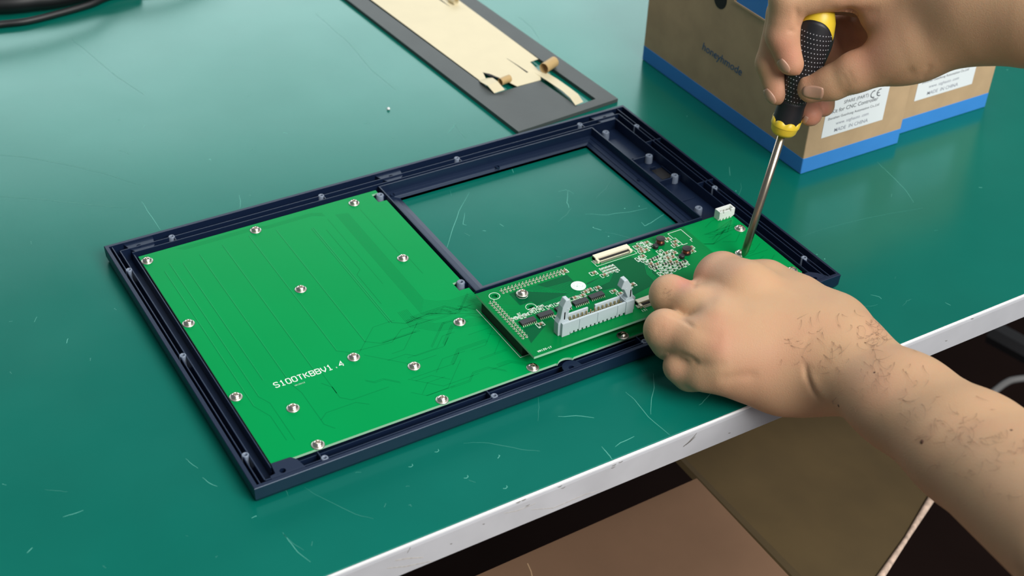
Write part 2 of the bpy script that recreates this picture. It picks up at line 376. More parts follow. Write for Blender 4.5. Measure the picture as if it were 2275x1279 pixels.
# ------------------------------------------------------------------ navy panel housing
H = 11.0; LX, LY = 400.0, 245.76
hou = thing('panel_housing', (200, 123, 0), 'navy blue plastic panel housing lying face down, with a rectangular screen opening', 'housing')
wl = MB()
wl.rects([(2.4, LX - 1.9, 2.4, LY - 2.4, 1.8), (2.4, LX - 1.9, 2.4, LY - 2.4, H), (0.3, LX - .3, .3, LY - .3, H), (0, LX, 0, LY, H - .3),
          (0.3, LX - .3, .3, LY - .3, 3.0), (1.2, LX - 1.2, 1.2, LY - 1.2, 0.9), (2.6, LX - 2.6, 2.6, LY - 2.6, 0)])
wl.build('outer_rim', M['navy'], hou)
bp_ = MB()
X0, X1, Y0, Y1 = 197.6, 351.0, 106.7, 220.6
for b in [(2.2, X0, 2.2, LY - 2.2), (X1, LX - 2.0, 2.2, LY - 2.2), (X0, X1, 2.2, Y0), (X0, X1, Y1, LY - 2.2)]: bp_.box(*b, 0.1, 2.0)
bp_.build('front_plate', M['navy'], hou)
wd = MB()
wd.rects([(185.6, 361.2, 95.0, 229.4, 2), (185.6, 361.2, 95.0, 229.4, 10.3), (186.5, 360.3, 95.9, 228.5, 10.3), (186.9, 359.9, 96.3, 228.1, 4.6),
          (189.8, 357.2, 99.2, 225.4, 4.4), (190.0, 357.0, 99.4, 225.2, 3.9), (194.0, 353.8, 103.0, 222.6, 3.5), (194.3, 353.5, 103.3, 222.3, 3.0), (X0, X1, Y0, Y1, 2.2), (X0, X1, Y0, Y1, 0.1)])
wd.build('window_surround', M['navy'], hou)
def rib(x0, x1, y0, y1, z1=10.6, z0=1.9, w=0.75):
    r_ = MB(); r_.box(x0 - w / 2, x1 + w / 2, y0 - w / 2, y1 + w / 2, z0, z1); return r_.build('rib', M['navy'], hou, bevel=0.15)
rib(7.5, 390, 3.9, 3.9); rib(7.5, 390, 236.6, 236.6); rib(7.5, 7.5, 3.9, 236.6); rib(390, 390, 3.9, 236.6)
rib(4.3, 4.3, 3, 243); rib(393, 393, 3, 243)
rib(14, 384, 231.7, 231.7, 10.4); rib(14.2, 14.2, 12.3, 231.7, 9.6); rib(384, 384, 12.3, 231.7, 10.2); rib(14.2, 384, 12.0, 12.0, 7.0)
for y in (193.5, 131): rib(384.4, 397.5, y, y, 10.2)
for y in (182, 149.6): rib(361.5, 384, y, y, 6.8)
rib(361.5, 371, 189.5, 189.5, 2.5); rib(361.5, 380, 127, 127, 2.5)
# screw bosses
bo = MB(); bo.lathe([(2.3, 1.9), (2.1, 10.4), (1.75, 10.9), (1.1, 10.9), (0.95, 9.2)], 0, 0, 20, caps=False)
bo.add([(0.95 * math.cos(t), 0.95 * math.sin(t), 9.2) for t in np.linspace(0, 2 * math.pi, 13)[:-1]], [tuple(range(12))])
b0 = bo.build('screw_boss', M['boss'], hou, smooth=True, base=(0, 0, 0))
spots = [(41.4, 236.8), (146.2, 236.6), (251, 236.6), (355.2, 236.8), (391.6, 215.6), (391.6, 120.9), (391.6, 26), (5.8, 214.5), (5.8, 120.1), (5.8, 26.4), (41.6, 4.4), (146, 4.6), (249.5, 4.4), (335, 4.4)]
b0.location = [a * MM for a in local(hou, (*spots[0], 0))]
for x, y in spots[1:]: put(b0, 'screw_boss', hou, local(hou, (x, y, 0)))
inner = [(182.5, 220.8, -1.2), (182.6, 108.6, -1.2), (369, 222.6, -3), (378.4, 180.6, -3), (379.1, 150.2, -3), (369, 108.9, -3)]
for x, y, dz in inner:
    c = put(b0, 'screw_boss', hou, local(hou, (x, y, dz))); c.scale = (1.25, 1.25, 1)
for x, y in [(41.4, 234), (146.2, 234), (251, 234), (355, 234)]: rib(x + 1.2, x + 1.4, 232, 235.5, 10.4, 4, 0.7)
for x, y in [(41.6, 4.4), (146, 4.6), (249.5, 4.4)]: rib(x - 1, x - 1, 6, 11.5, 9.5, 4, 0.7)
# stiffening fins on the two left inner bosses
for y in (220.8, 108.6): mbx = MB(); mbx.box(183.5, 186, y - 2.2, y + 2.2, 2, 8.8); mbx.build('rib', M['navy'], hou)
# mounting ears
def ear(poly, hole, z1=9.8):
    e = MB(); e.prism(poly, 1.9, z1); o = e.build('mounting_ear', M['navy'], hou); drill(o, [hole], -3, 15, 1.75)
    h_ = MB(); h_.cyl(hole[0], hole[1], 1.9, 2.4, 1.7, 16); h_.build('ear_hole_shade', M['hole'], o, base=ORG[hou.name])  # near-black disc paints the shade down in the hole
ear([(11, 3), (30, 3), (28.5, 10.5), (26, 13.6), (15, 14.0), (14.2, 6.0), (11, 5.5)], (18.4, 6.2), 10.5)
ear([(191.6, 2.6), (206, 2.6)] + [(198.9 + 5.9 * math.cos(a), 5.6 + 5.9 * math.sin(a)) for a in np.linspace(0, math.pi, 14)], (198.2, 5.2), 10.0)
ear([(372, 3), (392, 3), (388, 9), (384, 12.5), (376, 12.5)], (382.5, 5.0), 10.5)
ear([(12, 243), (31, 243), (29, 234), (27, 231.5), (17, 231.5), (14, 236)], (20.0, 237.4))
ear([(190, 243), (209, 243), (207, 235), (204, 232), (195, 232), (192.5, 236)], (199.6, 237.6))
ear([(368, 243), (388, 243), (387, 237), (383, 231.6), (373, 231.6), (370, 236)], (378.4, 237.6))
# slot in the right hand bay
sl = MB(); sl.box(373.5, 382.2, 156.5, 170, 1.9, 2.15); sl.build('slot_shade', M['hole'], hou)  # thin near-black plate paints the shade inside the opening
rib(373.5, 377, 170.6, 170.6, 4.2); rib(382.8, 382.8, 156, 170, 3.4)
for px, py in [(1420, 400), (1105, 372), (872, 434), (1322, 310)]:
    c = P(px, py, 3.6); e = MB(); e.lathe([(1.7, 3.2), (1.7, 4.5), (1.35, 4.5), (1.35, 3.4)], c[0], c[1], 20, caps=False); e.build('ejector_mark', M['navy'], hou, smooth=False)

# ------------------------------------------------------------------ screws
def cross_head(r=2.75, h=1.9, n=48, rings=14):
    mb_ = MB(); v = []; f = []
    for j in range(rings + 1):
        rr = r * j / rings
        for i in range(n):
            a = 2 * math.pi * i / n; x, y = rr * math.cos(a), rr * math.sin(a)
            z = h * (1 - 0.55 * (rr / r) ** 3.0)
            d = min(abs(x), abs(y)); q = max(abs(x), abs(y))
            if d < 0.34 and q < 1.5: z -= 0.7
            v.append((x, y, z))
    for j in range(rings):
        for i in range(n): f.append((j * n + i, (j + 1) * n + i, (j + 1) * n + (i + 1) % n, j * n + (i + 1) % n))
    mb_.add(v, f); k = rings * n
    vb = [(r * math.cos(2 * math.pi * i / n), r * math.sin(2 * math.pi * i / n), 0.0) for i in range(n)]
    mb_.add([v[k + i] for i in range(n)] + vb, [(i, n + i, n + (i + 1) % n, (i + 1) % n) for i in range(n)])
    return mb_
scr0 = cross_head().build('screw', M['metal'], None, smooth=False, base=(0, 0, 0))
wa = MB(); wa.lathe([(2.2, -0.55), (3.75, -0.55), (3.8, -0.35), (3.5, 0.0), (3.0, 0.02), (2.2, -0.25)], 0, 0, 28, caps=False); pass
was0 = wa.build('washer', M['washer'], scr0, smooth=True, base=(0, 0, 0))
SCREW_USED = [False]
def screw(parent, x, y, z, rot):
    if not SCREW_USED[0]:
        SCREW_USED[0] = True; scr0.parent = parent; scr0.location = [a * MM for a in local(parent, (x, y, z))]; scr0.rotation_euler = (0, 0, rot); return scr0
    return put(scr0, 'screw', parent, local(parent, (x, y, z)), rot)

# ------------------------------------------------------------------ large circuit board
BZ = 9.0
big = thing('keypad_circuit_board', (100, 120, 7.4), 'large bright green circuit board screwed into the left and front of the navy housing', 'circuit board')
arc = [(199.0 + 6.9 * math.cos(a), 8.6 + 6.9 * math.sin(a)) for a in np.linspace(math.pi * .78, math.pi * .22, 9)]
outline = [(15.6, 14.2), (193.0, 13.6)] + arc + [(205.5, 13.6), (377.5, 13.6), (381.6, 16.0), (382.4, 90.0), (378.0, 93.6), (184.4, 93.8), (184.4, 101.4), (177.6, 101.6), (177.6, 110.2),
           (183.8, 110.4), (183.8, 213.4), (177.8, 213.8), (177.8, 224.0), (182.6, 224.4), (182.6, 227.9), (16.0, 227.4)]
mb = MB(); mb.prism(outline, BZ - 1.6, BZ, 0, 1); mb.build('board', [M['pcb'], M['fr4']], big)
tr = MB(); trl = MB()
ZT = BZ + 0.02
def trace(pts, wd=0.4, b=None): (b or tr).ribbon(pts, wd, BZ - 0.05, ZT)
for x, ya, yb in [(25, 205, 62), (30.5, 212, 68), (50.5, 212, 72), (67, 215, 76), (85.8, 217, 84), (104, 215, 84), (125, 206, 93), (126.3, 206, 93), (38, 208, 80)]:
    trace([(x, ya), (x, yb)], 0.42); trl.ribbon([(x + .5, ya), (x + .5, yb)], 0.14, BZ - .05, ZT)
for k in range(11):
    x = 146.0 + k * 0.78
    yt = 92 + k * 1.15; trace([(x, 213.5 - k * .2), (x, yt), (x + 6, yt - 5), (x + 14, yt - 8), (186, yt - 8 - (10 - k) * .5)], 0.3)
trace([(67, 76), (70, 71), (70, 50)]); trace([(85.8, 84), (92, 79), (118, 76), (128, 84), (150, 84)]); trace([(104, 84), (112, 78), (135, 78)])
trace([(126, 93), (133, 88), (150, 90), (180, 74)], .6); trace([(50, 72), (53, 60), (53, 30), (57, 24)]); trace([(25, 62), (30, 50), (30, 28)])
trace([(30.5, 68), (34, 60), (34, 26)]); trace([(66, 62), (70, 56), (70, 46), (75, 41), (98, 41)]); trace([(53, 34), (58, 38), (76, 38), (82, 33)])
for k in range(5): trace([(40 + k, 224.6 - k * .8), (94, 224.6 - k * .8), (100, 222 - k * .8), (132, 222.5 - k * .8), (139, 219 - k)], 0.28)
trace([(163, 211), (163, 150), (166, 146), (166, 128)]); trace([(133, 200), (133, 150), (129, 146), (129, 112)]); trace([(139, 211), (139, 130)], .3)
random.seed(3)
for k in range(36):
    x, y = random.uniform(88, 172), random.uniform(22, 96)
    pts = [(x, y)]; d = random.choice([0, 0, 0, 1, -1])
    for s_ in range(random.randint(2, 4)):
        l = random.uniform(5, 20); dx, dy = [(1, 0), (.7, .7), (.7, -.7)][d]
        x += dx * l; y += dy * l
        if not (80 < x < 182 and 19 < y < 98): break
        pts.append((x, y)); d = random.choice([0, 1, -1]) if d == 0 else random.choice([0, d])
    pts = [p for i, p in enumerate(pts) if i == 0 or (abs(p[0] - pts[i - 1][0]) + abs(p[1] - pts[i - 1][1])) > 1]
    if len(pts) > 1:
        for r_ in range(random.choice([1, 1, 2, 3])): trace([(a, b - r_ * 1.1) for a, b in pts], 0.33)
for k in range(16):
    x, y = random.uniform(340, 360), random.uniform(24, 88); trace([(x, y), (x + 8, y + random.choice([0, 4, -4])), (min(378, x + 26), y + random.choice([0, 6]))], .5)
for px, py, n_ in [(860, 700, 9)]: pass
for k in range(7): trace([(134 + k * 1.0, 100), (134 + k * 1.0, 84 + k), (146 + k * .4, 73 + k * 1.1), (186, 62 + k * 1.2)], .32)
tr.build('copper_trace', M['trace'], big, kind='stuff'); trl.build('copper_trace', M['trace_l'], big, kind='stuff')
# stroke lettering of the board name
G = {'S': [[(4, 5), (3.2, 6), (.8, 6), (0, 5), (0, 4), (.8, 3.2), (3.2, 2.8), (4, 2), (4, 1), (3.2, 0), (.8, 0), (0, 1)]], '1': [[(.8, 4.8), (2, 6), (2, 0)], [(.6, 0), (3.4, 0)]],
     '0': [[(.8, 0), (0, 1), (0, 5), (.8, 6), (3.2, 6), (4, 5), (4, 1), (3.2, 0), (.8, 0)]], 'T': [[(0, 6), (4, 6)], [(2, 6), (2, 0)]], 'K': [[(0, 0), (0, 6)], [(4, 6), (0, 2.6)], [(1.2, 3.6), (4, 0)]],
     'B': [[(0, 0), (0, 6), (3, 6), (4, 5.2), (4, 3.9), (3, 3.1), (0, 3.1)], [(3, 3.1), (4, 2.3), (4, .8), (3, 0), (0, 0)]], 'V': [[(0, 6), (0, 3), (2, 0), (4, 3), (4, 6)]],
     '.': [[(1.5, .3), (2.5, .3)], [(1.5, .7), (2.5, .7)]], '4': [[(3, 0), (3, 6), (0, 2), (4, 2)]], 'W': [[(0, 6), (1, 0), (2, 4), (3, 0), (4, 6)]], 'R': [[(0, 0), (0, 6), (4, 5), (4, 3), (0, 3), (4, 0)]],
     'I': [[(2, 0), (2, 6)]], '3': [[(0, 6), (4, 6), (2, 3.4), (4, 2), (3, 0), (0, 0)]], '7': [[(0, 6), (4, 6), (1, 0)]], '-': [[(0, 3), (4, 3)]]}
def strokes(mbx, s_, x, y, h, wd, z, ang=0.0, adv=5.6):
    k = h / 6; ca, sa = math.cos(ang), math.sin(ang)
    for i, ch in enumerate(s_):
        for st in G[ch]:
            mbx.ribbon([(x + (a * .88 + i * adv) * k * ca - b * k * sa, y + (a * .88 + i * adv) * k * sa + b * k * ca) for a, b in st], wd, z - .05, z + .05)
tx = MB(); strokes(tx, 'S100TKBBV1.4', 42.0, 70.4, 4.3, 0.58, BZ + .02, math.radians(-0.6), 5.05); tx.build('board_name_print', M['silk'], big, label='white lettering S100TKBBV1.4')
tx = MB(); strokes(tx, 'WR133413', 52.0, 66.6, 0.85, .16, BZ + .02, 0, 5.6); tx.build('small_print', M['silk_g'], big)
SP = [(19.3, 220.2), (92.2, 220.4), (162.6, 219.9), (162.4, 148.1), (91.8, 148.2), (162.2, 73.6), (19.6, 148.2), (92.0, 73.8), (119.0, 50.1), (19.4, 73.5), (43.4, 49.9), (119.3, 16.9), (43.2, 16.6), (178.9, 16.6), (242.1, 16.4), (376.7, 73.7), (359.0, 50.6), (376.6, 20.0)]
for i, (x, y) in enumerate(SP):
    screw(big, x, y, BZ + .55, random.uniform(0, 1.5))
# silkscreen outline of the socket on the large board and small white power connector
sk = MB(); sk.ribbon([(186, 28.0), (177.4, 28.0), (177.4, 80)], .3, BZ - .05, BZ + .05); sk.build('socket_outline_print', M['silk'], big)
pc = MB(); cx0, cx1, cy0, cy1 = 369.6, 382.4, 87.6, 93.0
def xz(b, prof, y0, y1, m=0):
    n_ = len(prof); b.add([(x, y0, z) for x, z in prof] + [(x, y1, z) for x, z in prof], [tuple(range(n_)), tuple(range(n_, 2 * n_))[::-1]] + [(i, (i + 1) % n_, n_ + (i + 1) % n_, n_ + i) for i in range(n_)], m)
Wc = cx1 - cx0
low = [(0, 1.4)] + [p for k in range(4) for p in ((1.6 + k * 2.6, 1.4), (1.6 + k * 2.6, 0), (3.0 + k * 2.6, 0), (3.0 + k * 2.6, 1.4))] + [(Wc, 1.4)]
xz(pc, [(cx0 + x, BZ + z) for x, z in low + [(Wc, 6.9), (Wc - 3.2, 6.9), (Wc - 3.2, 4.6), (Wc - 4.2, 4.6), (Wc - 4.2, 6.3), (3.6, 6.3), (3.6, 4.6), (2.6, 4.6), (2.6, 6.9), (0, 6.9)]], cy0, cy0 + .9)
pc.box(cx0 + .01, cx1 - .01, cy0 + .9, cy1, BZ, BZ + 2.2); pc.box(cx0 + .02, cx0 + .9, cy0 + .9, cy1, BZ + 2.2, BZ + 6.9); pc.box(cx1 - .9, cx1 - .02, cy0 + .9, cy1, BZ + 2.2, BZ + 6.9); pc.box(cx0 + .9, cx1 - .9, cy1 - .9, cy1, BZ + 2.2, BZ + 6.9)
pwr = pc.build('power_connector', M['white'], big, label='white four-pin connector')
for i in range(4):
    q = MB(); q.box(cx0 + 2.2 + i * 2.6, cx0 + 2.8 + i * 2.6, cy0 + 2.4, cy0 + 3, BZ + 2, BZ + 6); q.build('pin', M['tin'], pwr, base=ORG[big.name])

# ------------------------------------------------------------------ small circuit board
TZ = 19.0
sm = thing('interface_circuit_board', (255, 48, 17.4), 'small dark green circuit board full of components, raised above the large board', 'circuit board')
mb = MB(); mb.prism([(178.0, 14.6), (334.5, 14.6), (334.5, 82.2), (178.0, 82.2)], TZ - 1.6, TZ, 0, 1)
sb = mb.build('board', [M['pcb2'], M['fr4']], sm); drill(sb, [(187.1, 75.2), (201.0, 55.4)], 10, 25, 1.75)
pr = MB()
def patch(poly, b=None): (b or pr).prism(poly, TZ - .05, TZ + .02)
patch([(196, 73), (238, 73), (238, 54), (231, 50), (206, 50), (204, 60), (196, 60)]); patch([(266, 71), (284, 70), (291, 60), (286, 40), (262, 36), (256, 48), (240, 50), (244, 60), (262, 62)])
patch([(183, 26), (199, 36), (199, 40), (186, 40)])
pr.build('ground_pour', M['pour'], sm)
sk = MB(); tr2 = MB()
for k in range(12): tr2.ribbon([(204 + k, 73.2), (210 + k * 1.6, 68 - k), (236 + k * .5, 66 - k)], .22, TZ - .04, TZ + .05)
for k in range(9): tr2.ribbon([(186, 66 - k * 2.2), (190 + k * .5, 63 - k * 2), (199, 58 - k * 1.2)], .22, TZ - .04, TZ + .05)
for k in range(10): tr2.ribbon([(206, 48 + k * .8), (226 + k, 50 + k * .7), (258 + k, 55 + k * .9)], .2, TZ - .04, TZ + .05)
for k in range(5): tr2.ribbon([(292 - k * .8, 58 + k), (286 - k * .8, 50), (286 - k * .8, 30)], .3, TZ - .04, TZ + .05)
tr2.ribbon([(334, 80), (334, 40)], .3, TZ - .04, TZ + .05)
tr2.build('copper_trace', M['pcb'], sm, kind='stuff')
def ring(b, x, y, r, wd=.32, z=TZ, n=28): b.ribbon([(x + r * math.cos(t), y + r * math.sin(t)) for t in np.linspace(0, 2 * math.pi, n)[:-1]], wd, z - .05, z + .05, closed=True)
for x, y in [(187.1, 75.2), (201.0, 55.4), (202.3, 67.9)]: ring(sk, x, y, 3.3)
sk.ribbon([(259.5, 78), (259.5, 71.6), (290, 71.6), (290, 75)], .28, TZ - .05, TZ + .05)
sk.ribbon([(320.5, 74), (320.5, 80.2), (331.0, 80.2), (331.0, 68), (329.4, 68), (329.4, 65.5)], .32, TZ - .05, TZ + .05); sk.ribbon([(321.0, 74), (322, 74), (322, 66), (319, 66)], .3, TZ - .05, TZ + .05); sk.ribbon([(321.5, 65.4), (325.5, 65.4)], .3, TZ - .05, TZ + .05)
strokes(sk, 'WR133-17', 182.4, 17.0, 1.3, .26, TZ, 0, 5.6)
strokes(sk, '131', 258, 20.0, 1.5, .25, TZ); strokes(sk, 'B7', 190, 52.5, 1.4, .25, TZ)
# footprints: each an outline of strokes plus a chip
foot = []
def fp(x, y, w_, h_, kind='r', rot=0): foot.append((x, y, w_, h_, kind, rot))
random.seed(11)
for x in (186, 192, 198.6, 204.4, 211, 217, 224.5, 230.5): fp(x, 50.6, 3.6, 2.0, 'g')
for x in (188.5, 194, 200.5, 206.4): fp(x, 53.2 if x > 199 else 50.2, 3.0, 1.6, 'g')
for x, y in [(238, 52.5), (241.5, 53.2), (247.2, 52.6), (234.5, 50.4), (229, 50.6)]: fp(x, y, 3.4, 2.2, 'c')
for x, y in [(197, 38.5), (209.5, 40), (238.2, 76.6), (253.5, 66.5), (258.2, 61.6), (268.0, 45.2)]: fp(x, y, 3.8, 2.6, 'c')
for i in range(4):
    for j in range(3): fp(260.5 + i * 2.6, 67.6 - j * 2.5, 2.1, 1.9, 'g')
for x, y in [(294, 77.5), (298, 79), (302, 78.2), (294.5, 74.2), (298.5, 75), (302.5, 74.6), (293.5, 71.4), (297, 71.8), (287.5, 66), (291, 67), (289.5, 63.5), (304.2, 66.2), (316.5, 75.2), (314.3, 77.2), (316.8, 67.2), (319, 70.4), (324.4, 60.4), (322.6, 57)]:
    fp(x, y, 3.4, 2.4, random.choice('ccg'))
for i in range(6):
    for j in range(7):
        x, y = 290 + i * 4.1 + (j % 2) * .8, 60.5 - j * 2.7 + i * .55
        if x > 318 or random.random() < .12: continue
        fp(x, y, 3.2, 1.9, random.choice('gggcb'))
for x, y in [(254, 45), (256, 41), (253.5, 37), (304, 58), (307.6, 57.5)]: fp(x, y, 3.4, 2.2, 'c')
chips = {}
for kd, mt, (a, b, h) in [('c', M['cap'], (1.15, .8, .95)), ('g', M['silk_g'], (.9, .6, .4)), ('b', M['ferrite'], (1.1, .8, .9))]:
    q = MB(); q.box(-a * .6, a * .6, -b, b, 0, h, 0); q.box(-a - .35, -a * .6, -b, b, 0, h, 1); q.box(a * .6, a + .35, -b, b, 0, h, 1)
    chips[kd] = q.build('chip_component', [mt, M['tin']], sm, base=(0, 0, 0))
used = set()
for x, y, w_, h_, kd, rot in foot:
    w_ *= 1.28; h_ *= 1.3; x0, x1, y0, y1 = x - w_ / 2, x + w_ / 2, y - h_ / 2, y + h_ / 2
    sk.ribbon([(x - .5, y1), (x0, y1), (x0, y0), (x - .5, y0)], .36, TZ - .05, TZ + .05); sk.ribbon([(x + .5, y1), (x1, y1), (x1, y0), (x + .5, y0)], .36, TZ - .05, TZ + .05)
    if random.random() < .55: sk.ribbon([(x0 - .2, y0 - .8), (x0 + 1.3, y0 - .9)], .5, TZ - .05, TZ + .05)
    loc = local(sm, (x, y, TZ))
    if kd in used: put(chips[kd], 'chip_component', sm, loc)
    else: used.add(kd); chips[kd].location = [a * MM for a in loc]
sk.build('silkscreen_print', M['silk'], sm, kind='stuff')
# pin headers
def header(xs, ys):
    q = MB()
    for x in xs:
        for y in ys: q.lathe([(.7, TZ), (.42, TZ + .5), (.38, TZ + 1.4), (.15, TZ + 1.7)], x, y, 6); q.lathe([(.85, TZ - .02), (.85, TZ + .05)], x, y, 10)
    return q.build('pin_row', M['tin'], sm, kind='stuff')
header(np.arange(193.4, 239.5, 2.54), (75.4, 77.94)); header((181.2, 183.74), np.arange(32.2, 71.5, 2.54))
q = MB(); q.box(179.0, 185.6, 28.8, 76.5, BZ + .05, TZ - 1.6); q.build('socket_strip', M['socket'], sm, label='black socket strip under the board')
q = MB(); q.box(191, 241.5, 73.2, 79.8, BZ + .05, TZ - 1.6); q.build('socket_strip', M['socket'], sm, label='black socket strip under the board')
q = MB(); q.box(290, 330, 18, 22, BZ + .05, TZ - 1.6); q.build('socket_strip', M['socket'], sm, label='black socket strip under the board')
screw(sm, 202.3, 67.9, TZ + 1.9, .3)
q = MB()
for k in range(3): q.lathe([(1.5, TZ + .1 + k * .6), (2.3, TZ + .3 + k * .6), (1.5, TZ + .5 + k * .6)], 202.3, 67.9, 20)
q.build('spring_washer', M['metal'], sm)
q = MB(); q.cyl(237.9, 59.9, TZ, TZ + .12, 4.7, 36)
stk = q.build('inspection_sticker', M['paper'], sm, label='round white inspection sticker')
q = MB(); ring(q, 237.9, 59.9, 4.0, .22, TZ + .12); ring(q, 237.9, 59.9, 2.9, .2, TZ + .12)
q.ribbon([(235.6, 61.2), (237.6, 58.6), (240.4, 58.4)], .3, TZ + .1, TZ + .17); q.ribbon([(236, 58.6), (238, 61.5), (240.4, 60.8)], .3, TZ + .1, TZ + .17); q.ribbon([(237, 59.9), (239.5, 59.6)], .3, TZ + .1, TZ + .17)
q.build('sticker_print', M['silk_g'], stk, base=ORG[sm.name])
# ICs
def ic(first, x, y, rot=0):
    if first is None:
        q = MB(); q.box(-5, 5, -1.95, 1.95, .25, 1.7); o = q.build('ic_chip', M['ic'], sm, bevel=.15, base=(0, 0, 0))
        l = MB()
        for i in range(8):
            for s_ in (-1, 1):
                xx = -4.45 + i * 1.27; l.box(xx - .22, xx + .22, min(s_ * 1.9, s_ * 2.5), max(s_ * 1.9, s_ * 2.5), .6, .85); l.box(xx - .22, xx + .22, min(s_ * 2.4, s_ * 3.1), max(s_ * 2.4, s_ * 3.1), 0, .25); l.box(xx - .22, xx + .22, min(s_ * 2.35, s_ * 2.6), max(s_ * 2.35, s_ * 2.6), 0, .8)
        l.build('lead_row', M['tin'], o, base=(0, 0, 0)); o.location = [a * MM for a in local(sm, (x, y, TZ))]; return o
    return put(first, 'ic_chip', sm, local(sm, (x, y, TZ)), rot)
i0 = ic(None, 191.5, 43.8)
for x, y in [(204.2, 44.6), (217, 44.8), (229.5, 45), (241.5, 45.6)]: ic(i0, x, y)
# toroid inductors with dark diodes beside them
for x, y in [(309.6, 73.6), (318.0, 56.8)]:
    q = MB(); q.lathe([(2.0, TZ), (3.0, TZ + .1), (3.0, TZ + .8), (1.9, TZ + 1.1), (1.9, TZ + 3.2), (3.0, TZ + 3.5), (3.0, TZ + 4.2), (.5, TZ + 4.3)], x, y, 20)
    o = q.build('inductor', M['ferrite'], sm)
    q = MB()
    for k in range(4): q.lathe([(1.9, TZ + 1.1 + k * .5), (2.55, TZ + 1.35 + k * .5), (1.9, TZ + 1.6 + k * .5)], x, y, 20)
    q.build('copper_winding', M['copper'], o, base=ORG[sm.name], smooth=True)
    q = MB(); q.lathe([(1.9, TZ), (2.0, TZ + 2), (1.6, TZ + 2.4)], x - 5.6, y - 2.6, 14); q.build('capacitor', M['black'], sm, smooth=False)
# ribbon cable connectors
def fpc(x0, x1, y0, y1):
    q = MB(); q.box(x0, x1, y0 + 2.6, y1, TZ, TZ + 2.9); q.box(x0, x0 + 1.6, y0, y1, TZ, TZ + 2.2); q.box(x1 - 1.6, x1, y0, y1, TZ, TZ + 2.2); q.box(x0, x1, y0 + 1.0, y1, TZ, TZ + .9)
    o = q.build('ribbon_connector', M['cream'], sm, bevel=.15, label='cream ribbon cable connector')
    q = MB(); q.box(x0 + 1.7, x1 - 1.7, y0 + 1.2, y0 + 2.7, TZ + .9, TZ + 1.6); q.build('black_latch', M['black'], o, base=ORG[sm.name])
    q = MB()
    for k in range(int((x1 - x0 - 4) / .8)): q.box(x0 + 2.2 + k * .8, x0 + 2.6 + k * .8, y0 - .9, y0 + 1.2, TZ, TZ + .6)
    q.box(x0 - 1.4, x0, y0 + .6, y0 + 3.6, TZ, TZ + .9); q.box(x1, x1 + 1.4, y0 + .6, y0 + 3.6, TZ, TZ + .9)
    q.build('solder_tails', M['tin'], o, base=ORG[sm.name])
fpc(261.2, 287.6, 73.6, 80.0); fpc(258.4, 285.5, 22.8, 29.0)
q = MB(); q.box(258, 286, 29.8, 30.6, TZ, TZ + .06); q.build('silkscreen_bar', M['ink'], sm)
# grey box header with ejector latches
bh = MB(); A0, A1 = 207.3, 246.8
bh.box(A0, A1, 22.6, 23.8, TZ + 1.6, TZ + 9.3); bh.box(A0, A1, 23.8, 30.0, TZ + 1.6, TZ + 3.0)
bh.box(A0, 224.0, 29.0, 30.2, TZ + 1.6, TZ + 9.3); bh.box(229.0, A1, 29.0, 30.2, TZ + 1.6, TZ + 9.3); bh.box(224, 229, 29.0, 30.2, TZ + 1.6, TZ + 4.5)
for a, b in [(A0 - 4.6, A0 - 3.2), (A1 + 3.2, A1 + 4.6)]: pass
for s_, a in ((-1, A0), (1, A1)):
    xa, xb = (a - 5.6, a) if s_ < 0 else (a, a + 5.6)
    bh.box(xa, xb, 22.2, 24.0, TZ, TZ + 9.6); bh.box(xa, xb, 28.8, 30.6, TZ, TZ + 9.6)
    xi = a - .8 if s_ < 0 else a; bh.box(xi, xi + .8, 22.6, 30.2, TZ + 1, TZ + 9.4)
for k in range(13): bh.box(A0 + .6 + k * 2.95, A0 + 2.6 + k * 2.95, 22.6, 23.4, TZ + .2, TZ + 1.8)
for x in (A0 + 6.5, A0 + 19.4, A1 - 6): bh.box(x, x + .6, 22.3, 22.7, TZ + 2, TZ + 9.2)
hd = bh.build('box_header', M['grey'], sm, bevel=.15, label='pale grey box header with two ejector latches')
q = MB()
for x in np.arange(A0 + 3.0, A1 - 1, 2.9):
    for y in (25.4, 27.6): q.box(x, x + .65, y, y + .65, TZ + 3, TZ + 8.2)
q.build('contact_pins', M['brass'], hd, base=ORG[sm.name])
def latch(cx, lean, s_):
    q = MB(); prof = [(-3.2, 0), (2.4, 0), (2.6, 9), (1.5, 10.2), (2.4 + lean * .55, 16.5), (3.4 + lean * .8, 17.6), (1.4 + lean, 22.6), (-.6 + lean, 22.8), (-2.0 + lean * .7, 18.5), (-2.6 + lean * .35, 11), (-3.4, 8.5)]
    prof = [(cx + p[0] * 1.22 * s_, TZ + p[1] * 1.09) for p in prof]; n_ = len(prof)
    v = [(x, 24.1, z) for x, z in prof] + [(x, 28.7, z) for x, z in prof]
    q.add(v, [tuple(range(n_)), tuple(range(n_, 2 * n_))[::-1]] + [(i, (i + 1) % n_, n_ + (i + 1) % n_, n_ + i) for i in range(n_)])
    o = q.build('ejector_latch', M['grey'], hd, bevel=.35, base=ORG[sm.name])
    q = MB(); xa = cx + (lean * .55 + .9) * s_; q.box(min(xa, xa + 1.4 * s_), max(xa, xa + 1.4 * s_), 24.0, 28.8, TZ + 17.2, TZ + 18.6); q.box(cx - .5, cx + .5, 24.1, 24.3, TZ + 11, TZ + 16.5); q.build('latch_grip', M['grey'], o, base=ORG[sm.name], bevel=.2)
latch(204.0, .8, 1); latch(250.6, 3.2, -1)

